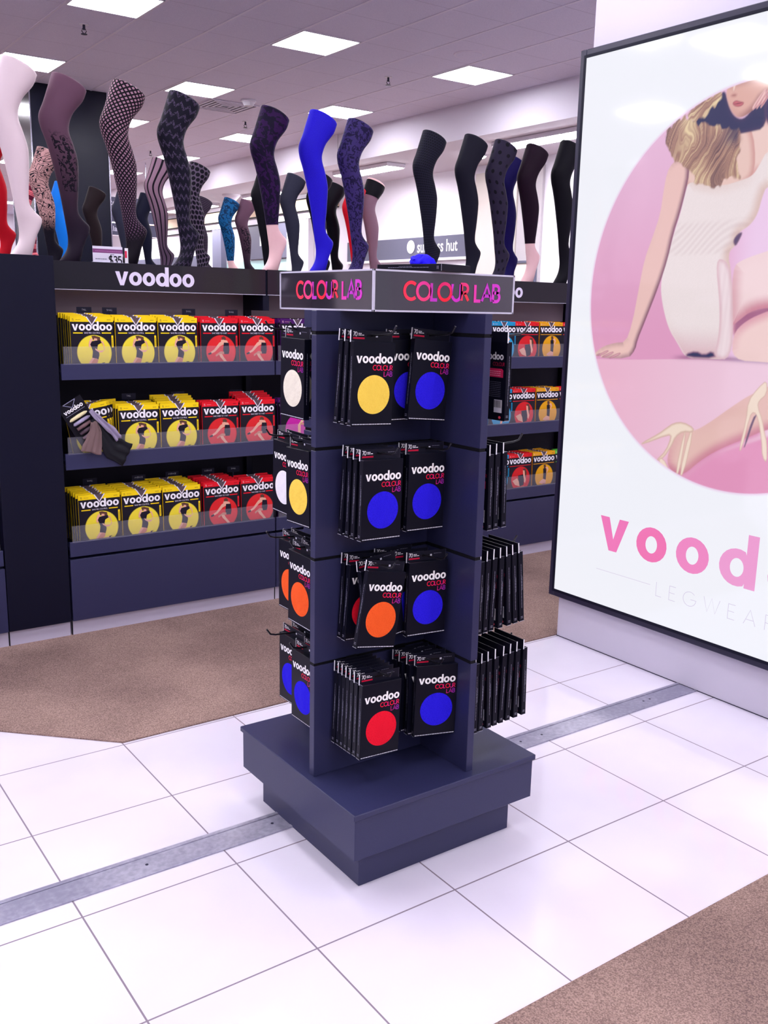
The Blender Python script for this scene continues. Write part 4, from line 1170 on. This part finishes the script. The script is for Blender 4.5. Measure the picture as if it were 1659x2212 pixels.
leg('black', 'full', 2.560, Y2, 2.573, 'mannequin leg in black tights behind the purple leggings leg')
leg('grey', 'full', 2.806, Y2, 2.558, 'mannequin leg in marled dark grey tights left of the royal blue leg')
leg('rib', 'full', 3.02, Y2-.05, 2.585, 'mannequin leg in black ribbed tights directly behind the royal blue leg')
leg('rib', 'full', 3.29, Y2+.17, 2.55, 'mannequin leg in black ribbed tights between royal blue and red legs')
leg('red', 'full', 3.345, Y2-.05, 2.53, 'mannequin leg in red tights behind the purple floral leg')
leg('sheerp', 'holdup', 3.561, Y2, 2.590, 'mannequin leg in sheer stocking with a wide black top')
leg('grey', 'full', 2.21, Y3, 2.57, 'small distant mannequin leg in grey tights behind the fishnet leg')
leg('band', 'full', 1.36, Y3, 2.58, 'small distant mannequin leg in pink and maroon horizontal stripes')
leg('sky', 'full', 1.640, Y3, 2.575, 'small distant mannequin leg in bright sky blue tights')
leg('choc', 'full', 1.940, Y3, 2.557, 'small distant mannequin leg in dark brown tights against the column')
leg('rings', 'full', 2.983, Y3, 2.561, 'small distant mannequin leg in fine ringed tights behind the honeycomb leg')
leg('dkteal', 'full', 2.416, Y3, 2.545, 'small distant mannequin leg in dark navy tights left of the striped leg')
leg('teal', 'legging', 3.270, Y3, 2.570, 'small distant mannequin leg in teal patterned leggings with bare foot')
leg('brown', 'full', 3.450, Y3, 2.570, 'small distant mannequin leg in sheer dark tights beside the teal one')
leg('black', 'full', 5.0, Y2, 2.56, 'distant mannequin leg in black tights beside the light box edge')

# price card on the rack top
t = thing('price_card', 'white price card with purple band and $35 behind the header', 'price card', (.500, 2.74, TOP), .0)
MB().box(-.072, .072, 0, .0016, .0, .078, C(222, 218, 234), bev=.0005).build('card', M['card'], t)
q = MB(); q.flat([([(-.072, .048), (.072, .048), (.072, .066), (-.072, .066)], C(128, 70, 120))], lambda a, c: (a, -.0004, c))
p, w = caps('$35', .034, .17, .14, C(30, 28, 40)); q.flat(shift(p, .006, .0), lambda a, c: (a, -.0006, c))
q.flat(dashes(-.06, -.006, .018, .004, C(140, 140, 160), 2), lambda a, c: (a, -.0006, c)); q.flat(dashes(-.06, .065, .054, .004, C(170, 110, 160), 3), lambda a, c: (a, -.0008, c))
q.flat(dashes(.012, .03, .040, .003, C(80, 80, 100), 4), lambda a, c: (a, -.0006, c)); q.build('lettering', M['card'], t)
MB().box(-.075, .075, -.008, .012, -.0, .006, C(200, 200, 215), bev=.001).build('card_holder', M['card'], t)
t = thing('price_card', 'narrow red and white card edge beside the price card', 'price card', (.592, 2.742, TOP), .0)
MB().box(-.008, .008, 0, .0016, 0, .075, C(235, 232, 240)).box(-.008, .002, -.0006, 0, .03, .062, C(220, 40, 80)).build('card', M['card'], t)
MB().box(-.009, .009, -.006, .010, -.0, .006, C(200, 200, 215)).build('card_holder', M['card'], t)

# ================================================================== light box on the pillar
LX = 2.20; LY0, LY1, LZ0, LZ1 = -.462, 1.4015, .2175, 2.7155
LB = thing('light_box', 'large illuminated pink and white legwear poster in a dark frame on the pillar', 'light box', (2.24, .47, 0))
def LBb(): return MB()
def lx(x): return x-2.24
def ly(y): return y-.47
b = MB()
f = .036
for (a0, a1, c0, c1) in ((LY0, LY0+f, LZ0, LZ1), (LY1-f, LY1, LZ0, LZ1), (LY0+f, LY1-f, LZ0, LZ0+f), (LY0+f, LY1-f, LZ1-f, LZ1)):
    b.box(lx(2.193), lx(2.2398), ly(a0), ly(a1), c0, c1, bev=.003)
    g = .007
b.build('frame', M['frame'], LB)
b = MB()
for (a0, a1, c0, c1) in ((LY0+f-.012, LY0+f+.001, LZ0+f-.012, LZ1-f+.012), (LY1-f-.001, LY1-f+.012, LZ0+f-.012, LZ1-f+.012), (LY0+f, LY1-f, LZ0+f-.012, LZ0+f+.001), (LY0+f, LY1-f, LZ1-f-.001, LZ1-f+.012)):
    b.box(lx(2.1905), lx(2.1929), ly(a0), ly(a1), c0, c1)
b.build('inner_bead', M['dark_laminate'], LB)

# printed picture on the poster, one colour per 3 mm cell (y, z in metres on the pillar)
ART = {
 'ledge': [[1.201,1.385],[0.739,1.406],[0.485,1.414],[0.344,1.414],[0.332,1.407]],
 'thigh_up': [[0.528,1.772],[0.481,1.801],[0.382,1.828],[0.363,1.666],[0.413,1.616],[0.489,1.558],[0.503,1.548]],
 'thigh_low': [[0.496,1.517],[0.443,1.57],[0.356,1.607],[0.333,1.417],[0.488,1.416]],
 'calf': [[0.642,1.115],[0.58,1.149],[0.465,1.237],[0.398,1.285],[0.322,1.322],[0.303,1.165],[0.391,1.118],[0.507,1.06],[0.596,0.998],[0.662,0.932],[0.717,0.929],[0.762,0.969],[0.738,1.069],[0.676,1.128]],
 'shoe': [[0.9,1.036],[0.81,1.089],[0.777,1.115],[0.739,1.142],[0.692,1.151],[0.634,1.132],[0.641,1.11],[0.688,1.109],[0.722,1.083],[0.739,1.041],[0.772,0.99],[0.798,0.972],[0.816,0.97],[0.768,1.02],[0.747,1.08],[0.761,1.087],[0.894,1.028]],
 'strap1': [[0.684,1.11],[0.671,1.111],[0.689,0.928],[0.71,0.93]],
 'strap2': [[0.658,1.113],[0.636,1.115],[0.668,0.925],[0.689,0.927]],
 'strap3': [[0.807,0.974],[0.779,0.989],[0.734,0.932],[0.759,0.934]],
 'shoe2': [[0.418,1.067],[0.399,1.191],[0.399,1.264],[0.361,1.319],[0.326,1.352],[0.319,1.297],[0.35,1.268],[0.353,1.247],[0.327,1.198],[0.312,1.148],[0.297,1.114],[0.288,1.032],[0.313,1.054],[0.324,1.121],[0.348,1.201],[0.368,1.225],[0.383,1.205],[0.404,1.068]],
 'dress': [[0.553,1.828],[0.517,1.857],[0.516,1.901],[0.466,1.924],[0.437,1.966],[0.427,2.023],[0.41,2.069],[0.425,2.194],[0.452,2.14],[0.476,2.106],[0.515,2.095],[0.62,2.077],[0.765,2.115],[0.777,2.075],[0.794,1.988],[0.819,1.911],[0.841,1.813],[0.867,1.719],[0.85,1.632],[0.806,1.528],[0.753,1.47],[0.707,1.413],[0.628,1.415],[0.488,1.418],[0.503,1.599],[0.529,1.752]],
 'drape': [[0.608,1.804],[0.559,1.803],[0.525,1.742],[0.503,1.599],[0.49,1.418],[0.574,1.417],[0.557,1.515],[0.568,1.634]],
 'waist': [[0.805,1.968],[0.666,1.934],[0.528,1.902],[0.515,1.862],[0.553,1.828],[0.653,1.816],[0.837,1.821],[0.827,1.895]],
 'armpit': [[0.516,1.899],[0.493,1.903],[0.507,1.871],[0.522,1.847],[0.537,1.872]],
 'arm': [[0.878,2.156],[0.855,2.19],[0.817,2.207],[0.776,2.187],[0.766,2.141],[0.777,2.075],[0.797,1.988],[0.82,1.916],[0.839,1.81],[0.873,1.703],[0.935,1.547],[0.964,1.478],[0.973,1.432],[1.008,1.394],[1.165,1.387],[1.166,1.4],[1.2,1.395],[1.202,1.409],[1.158,1.44],[1.09,1.459],[1.029,1.464],[1.0,1.545],[0.978,1.698],[0.96,1.814],[0.927,1.9],[0.895,1.994],[0.889,2.079]],
 'neck': [[0.584,2.289],[0.54,2.312],[0.438,2.298],[0.425,2.189],[0.452,2.14],[0.476,2.104],[0.516,2.1],[0.544,2.144],[0.576,2.22]],
 'face': [[0.632,2.43],[0.603,2.454],[0.546,2.459],[0.456,2.458],[0.454,2.439],[0.459,2.394],[0.488,2.352],[0.53,2.325],[0.564,2.322],[0.59,2.343],[0.611,2.374]],
 'lips': [[0.597,2.38],[0.581,2.389],[0.566,2.383],[0.54,2.375],[0.554,2.362],[0.581,2.365]],
 'nose': [[0.602,2.445],[0.578,2.441],[0.572,2.416],[0.58,2.406],[0.598,2.41],[0.604,2.421]],
 'hand': [[0.508,2.352],[0.481,2.388],[0.451,2.416],[0.445,2.364],[0.477,2.355],[0.501,2.342]],
 'darkgap': [[0.785,2.335],[0.714,2.37],[0.658,2.415],[0.633,2.435],[0.611,2.379],[0.583,2.332],[0.54,2.312],[0.499,2.353],[0.459,2.394],[0.451,2.416],[0.434,2.27],[0.512,2.265],[0.569,2.263],[0.656,2.293],[0.771,2.318]],
 'hair': [[0.897,2.309],[0.883,2.333],[0.84,2.36],[0.801,2.362],[0.76,2.332],[0.676,2.306],[0.584,2.287],[0.541,2.274],[0.536,2.225],[0.553,2.169],[0.524,2.096],[0.576,2.118],[0.609,2.091],[0.647,2.07],[0.683,2.093],[0.721,2.091],[0.758,2.14],[0.821,2.187],[0.872,2.228],[0.903,2.278]],
 'lock': [[0.797,2.382],[0.719,2.417],[0.633,2.435],[0.655,2.391],[0.712,2.355],[0.76,2.334],[0.814,2.359]],
}
def poster():
    st = .003
    ys = np.arange(-.345, 1.2825, st)[::-1]; zs = np.arange(.86, 2.487, st)
    Yg, Zg = np.meshgrid(ys, zs)
    img = np.ones(Yg.shape + (3,), np.float32)*np.array(C(246, 247, 255)[:3])
    rnd = np.random.RandomState(5)
    def sdf(P):
        P = np.array(P, float); d = np.full(Yg.shape, -1e9); ins = np.zeros(Yg.shape, bool)
        y0, y1 = P[:, 0].min()-.05, P[:, 0].max()+.05; z0, z1 = P[:, 1].min()-.05, P[:, 1].max()+.05
        sel = (Yg > y0) & (Yg < y1) & (Zg > z0) & (Zg < z1); a = Yg[sel]; c = Zg[sel]; dd = np.full(a.shape, 1e9); ii = np.zeros(a.shape, bool)
        for i in range(len(P)):
            p, q = P[i], P[(i+1) % len(P)]; e = q-p; L = e@e + 1e-12
            t = np.clip(((a-p[0])*e[0]+(c-p[1])*e[1])/L, 0, 1)
            dd = np.minimum(dd, np.hypot(a-p[0]-t*e[0], c-p[1]-t*e[1]))
            cr = (p[1] > c) != (q[1] > c)
            with np.errstate(divide='ignore', invalid='ignore'):
                xi = (q[0]-p[0])*(c-p[1])/(q[1]-p[1])+p[0]
            ii ^= cr & (a < xi)
        d[sel] = np.where(ii, dd, -dd); return d
    def smooth_poly(P, k=2):
        P = [tuple(p) for p in P]
        for _ in range(k):
            Q = []
            for i in range(len(P)):
                a, b = P[i], P[(i+1) % len(P)]
                Q += [(a[0]*.75+b[0]*.25, a[1]*.75+b[1]*.25), (a[0]*.25+b[0]*.75, a[1]*.25+b[1]*.75)]
            P = Q
        return P
    def ss(x): x = np.clip(x, 0, 1); return x*x*(3-2*x)
    def noise2(sy, sz, seed):
        r = np.random.RandomState(seed); g = r.rand(64, 64)
        u = (Yg*sy) % 63; v = (Zg*sz) % 63; i = u.astype(int); j = v.astype(int); fu, fv = ss(u-i), ss(v-j)
        return (g[i, j]*(1-fu)+g[i+1, j]*fu)*(1-fv) + (g[i, j+1]*(1-fu)+g[i+1, j+1]*fu)*fv
    def paint(P, mid, edge, w=.03, soft=.003, side=None, sm=2, edge2=None):
        P = smooth_poly(P, sm) if sm else P
        d = sdf(P); al = ss(d/soft*.5+.5)[..., None]
        k = ss(d/w)[..., None]
        if side is not None:      # edge darkening only towards a direction
            gy = np.gradient(d, axis=1); gz = np.gradient(d, axis=0); n = np.hypot(gy, gz)+1e-9
            s = np.clip((gy/n*side[0] + gz/n*side[1])*.5+.5, 0, 1)[..., None]; k = 1-(1-k)*s
        col = np.array(edge[:3])*(1-k) + np.array(mid[:3])*k
        img[:] = img*(1-al) + col*al
        return d
    # backdrop inside the round picture
    R = .78; cy, cz = .469, 1.673
    rr = np.hypot(Yg-cy, Zg-cz)
    inside = ss((R-rr)/.004)[..., None]; halo = ss((R+.012-rr)/.014)[..., None]
    up = ss((Zg-1.40)/1.0)[..., None]; rt = ss((1.25-Yg)/1.0)[..., None]
    wall = np.array(C(226, 158, 196)[:3])*(1-up) + np.array(C(234, 188, 220)[:3])*up
    wall = wall*(1-.0*rt) + np.array(C(232, 190, 232)[:3])*.0
    right = ss((.62-Yg)/.2)[..., None]; wall = wall*(1-right) + np.array(C(240, 206, 238)[:3])*right
    ledge = 1.414 - .029*ss((Yg-.55)/.65)
    low = np.array(C(238, 182, 208)[:3])*(1-rt) + np.array(C(240, 204, 224)[:3])*rt
    f = ss((ledge-Zg)/.004)[..., None]; bgc = wall*(1-f)+low*f
    fl = ss((1.145-.42*(Yg-.3) - Zg)/.02)[..., None]*ss((.80-Yg)/.1)[..., None]
    bgc = bgc*(1-fl) + np.array(C(228, 150, 190)[:3])*fl
    dk = ss((1.02-Zg)/.1)[..., None]*ss((Yg-.62)/.25)[..., None]; bgc = bgc*(1-dk*.5)+np.array(C(220, 140, 180)[:3])*dk*.5
    sh = (np.exp(-((Zg-ledge-.006)/.010)**2)*ss((.80-Yg)/.1))[..., None]; bgc = bgc*(1-sh*.55)+np.array(C(120, 66, 110)[:3])*sh*.55
    img[:] = bgc
    SKM, SKE = C(240, 204, 200), C(214, 148, 160)
    A = ART
    paint([(y, z-.02) for y, z in A['calf']], C(216, 132, 174), C(228, 160, 194), .03, .02)
    ext_up = A['thigh_up'][:3] + [(.25, 1.86), (.02, 1.84), (-.02, 1.66), (.12, 1.56), (.30, 1.62)] + A['thigh_up'][4:]
    ext_low = A['thigh_low'][:3] + [(.20, 1.66), (0.0, 1.62), (-.10, 1.45), (.1, 1.41)] + A['thigh_low'][3:]
    paint([(.50, 1.60), (.40, 1.62), (.30, 1.66), (.30, 1.56), (.42, 1.50), (.50, 1.50)], C(168, 100, 136), C(206, 140, 160), .02, .01)
    paint(ext_low, C(242, 208, 206), C(222, 156, 172), .045, side=(-.2, -1))
    paint(ext_up, C(246, 218, 222), C(206, 130, 150), .06, side=(.1, 1))
    calf = A['calf'][:5] + [(.12, 1.45), (0, 1.50), (-.02, 1.36), (.12, 1.22)] + A['calf'][5:]
    paint(calf, C(232, 190, 184), C(206, 128, 150), .05, side=(0, 1))
    SHM, SHE = C(244, 222, 206), C(214, 178, 164)
    for k in ('shoe', 'strap1', 'strap2', 'strap3', 'shoe2'): paint(A[k], SHM, SHE, .006 if k != 'shoe' else .012, .003, sm=1)
    paint([(.352, 1.22), (.372, 1.20), (.398, 1.08), (.390, 1.085), (.366, 1.18)], C(80, 64, 104), C(120, 90, 120), .01, .003, sm=1)
    # figure
    torso_skin = A['neck'][:2] + [(.30, 2.30), (.18, 2.22), (.16, 2.14)] + [(.425, 2.10), (.452, 2.12)] + A['neck'][5:]
    paint(torso_skin, C(240, 206, 200), C(220, 160, 160), .04)
    paint([(.83, 2.20), (.60, 2.31), (.50, 2.30), (.46, 2.12), (.52, 2.07), (.64, 2.04), (.78, 2.08)], C(236, 200, 192), C(214, 160, 156), .03)
    dr = A['dress']; body = dr[:7] + [(.28, 2.06), (.26, 2.2), (.42, 2.20)] + dr[8:]
    d = paint(body, C(240, 226, 228), C(222, 192, 186), .05, side=(-1, .2))
    ins = ss(d/.006)[..., None]
    wn = (np.sin((Zg+.10*np.sin(Yg*9)+.15*(Yg-.7))*210)*.5+.5)*ss((Zg-1.815)/.02)*ss((1.965-Zg)/.03)
    img[:] = img*(1-ins*wn[..., None]*.16) + np.array(C(170, 130, 140)[:3])*ins*wn[..., None]*.16
    lowd = (ss((1.56-Zg)/.14))[..., None]*ins; img[:] = img*(1-lowd*.6)+np.array(C(214, 160, 176)[:3])*lowd*.6
    wv = (noise2(900, 900, 3)-.5)[..., None]*ins*.05; img[:] = np.clip(img*(1+wv), 0, 1)
    paint(A['armpit'], C(90, 70, 110), C(120, 90, 120), .01, .004)
    d = paint(A['drape'], C(242, 222, 228), C(226, 190, 200), .02)
    pl = (np.sin((Yg+.04*(Zg-1.6))*260)*.5+.5)[..., None]*ss(d/.004)[..., None]*.10; img[:] = img*(1-pl)+np.array(C(190, 140, 160)[:3])*pl
    paint([(.71, 1.43), (.66, 1.445), (.62, 1.43), (.58, 1.45), (.56, 1.418), (.70, 1.415)], C(44, 50, 92), C(120, 80, 120), .01, .006, sm=1)
    paint(A['darkgap'], C(46, 50, 92), C(66, 56, 96), .02, .005)
    paint([(.455, 2.30), (.452, 2.40), (.25, 2.44), (.20, 2.20), (.36, 2.22)], C(50, 52, 98), C(80, 60, 100), .02, .006)
    paint(A['arm'], C(238, 196, 192), C(134, 84, 110), .028, side=(-1, 0), sm=1)
    # fingers on the ledge
    for (a, c) in ((1.19, 1.398), (1.16, 1.394), (1.12, 1.391)):
        paint([(a, c), (a-.06, c+.028), (a-.07, c+.02), (a-.01, c-.004)], C(232, 184, 190), C(180, 110, 136), .006, .003, sm=1)
    fc = A['face'][:4] + [(.36, 2.46), (.35, 2.40)] + A['face'][5:]
    paint(fc, C(226, 176, 166), C(150, 96, 100), .035, .004, side=(-1, 0))
    paint([(.602, 2.446), (.584, 2.452), (.588, 2.424), (.598, 2.416)], C(246, 222, 214), C(220, 170, 160), .008, .004)
    paint([(.606, 2.41), (.590, 2.415), (.576, 2.408), (.584, 2.400), (.600, 2.403)], C(176, 118, 116), C(200, 142, 136), .006, .008)
    paint(A['lips'], C(206, 112, 122), C(166, 84, 100), .006, .003); paint([(.597, 2.378), (.57, 2.377), (.545, 2.374), (.57, 2.372)], C(110, 50, 66), C(150, 70, 90), .003, .002)
    paint(A['hand'], C(240, 196, 196), C(190, 116, 130), .012, .003, side=(-1, 0))
    for s in range(3): paint([(.505-.016*s, 2.345+.004*s), (.46-.016*s, 2.41), (.455-.016*s, 2.408), (.50-.016*s, 2.340)], C(196, 124, 136), C(230, 180, 180), .004, .002, sm=1)
    # hair with strands
    def hair(P, ang):
        P = smooth_poly(P, 2); d = sdf(P) + (noise2(70, 40, 11)-.5)*.022
        ca, sa = math.cos(ang), math.sin(ang)
        wob = .022*np.sin(Zg*22+Yg*11+3*noise2(9, 9, 2)) + .05*noise2(12, 7, 8) + .012*noise2(60, 25, 4)
        s = (Yg*ca + Zg*sa) + wob; t = (-Yg*sa + Zg*ca)
        r = np.random.RandomState(9); g = r.rand(4000)
        i = ((s+3)*420); i0 = i.astype(int) % 3990; fr = ss(i-np.floor(i)); st1 = g[i0]*(1-fr)+g[i0+1]*fr
        j = ((s+3)*90+t*6); j0 = j.astype(int) % 3990; fj = ss(j-np.floor(j)); st2 = g[j0+7]*(1-fj)+g[j0+8]*fj
        v = np.clip(st1*.32+st2*.45+noise2(14, 9, 6)*.5-.14, 0, 1)[..., None]
        dk_, md_, lt_ = np.array(C(84, 62, 78)[:3]), np.array(C(176, 134, 120)[:3]), np.array(C(244, 220, 178)[:3])
        col = np.where(v < .5, dk_*(1-v*2)+md_*v*2, md_*(2-v*2)+lt_*(v*2-1))
        dark = (ss((.66-Yg)/.10)*ss((Zg-2.20)/.06)*ss((Yg-.545)/.02))[..., None]*.8
        col = col*(1-dark)+np.array(C(50, 50, 90)[:3])*dark
        al = ss(d/.006*.5+.5)[..., None]; img[:] = img*(1-al)+col*al
    hair(A['hair'], .35); hair(A['lock'], .9)
    for y, z, w in ((.70, 2.19, .5), (.64, 2.14, .4), (.80, 2.26, .5), (.60, 2.20, .3)):
        pass
    white = np.array(C(246, 247, 255)[:3]); pinkedge = np.array(C(240, 214, 240)[:3])
    img[:] = img*inside + (pinkedge*halo + white*(1-halo))*(1-inside)
    # mesh
    h, w = Yg.shape
    V = np.stack([np.full(Yg.shape, -.0455), Yg-.47, Zg], -1).reshape(-1, 3)
    idx = np.arange(h*w).reshape(h, w)
    F = np.stack([idx[:-1, :-1], idx[:-1, 1:], idx[1:, 1:], idx[1:, :-1]], -1).reshape(-1, 4)
    me = bpy.data.meshes.new('printed_picture')
    me.vertices.add(len(V)); me.vertices.foreach_set('co', V.ravel())
    me.loops.add(F.size); me.loops.foreach_set('vertex_index', F.ravel().astype(np.int32))
    me.polygons.add(len(F)); me.polygons.foreach_set('loop_start', np.arange(0, F.size, 4, dtype=np.int32))
    me.update(calc_edges=True)
    a = me.color_attributes.new('Col', 'FLOAT_COLOR', 'POINT')
    a.data.foreach_set('color', np.concatenate([img.reshape(-1, 3), np.ones((h*w, 1))], 1).astype(np.float32).ravel())
    me.materials.append(M['poster'])
    o = bpy.data.objects.new('printed_picture', me); COL.objects.link(o); o.parent = LB
    tag(o, 'round photograph of a seated woman in a beige dress and high heels')
poster()
MB().box(lx(2.1955), lx(2.199), ly(LY0+f-.002), ly(LY1-f+.002), LZ0+f-.002, LZ1-f+.002, C(246, 247, 255)).build('lit_panel', M['poster'], LB)
PINKS = [C(246, 122, 190), C(246, 118, 184), C(244, 138, 200), C(242, 160, 214), C(240, 160, 214), C(240, 150, 210)]
p, w = logo(.155, .30, cols=lambda i: PINKS[i])
k = 1.245/w; q = MB(); q.flat([([(a*k, c) for a, c in s], cl) for s, cl in p], lambda a, c: (-.0453, ly(1.100 - a), .520 + c)); q.build('wordmark', M['poster'], LB)
q = MB(); p, w = caps('LEGWEAR', .062, .035, .62, C(212, 200, 230)); k = .57/w
q.flat([([(a*k, c) for a, c in s], cl) for s, cl in p], lambda a, c: (-.0453, ly(.757 - a), .378 + c))
q.flat([([(0, 0), (.315, 0), (.315, .003), (0, .003)], C(226, 218, 238)), ([(.94, 0), (1.245, 0), (1.245, .003), (.94, .003)], C(226, 218, 238))], lambda a, c: (-.0453, ly(1.105 - a), .418 + c))
q.build('small_lettering', M['poster'], LB)
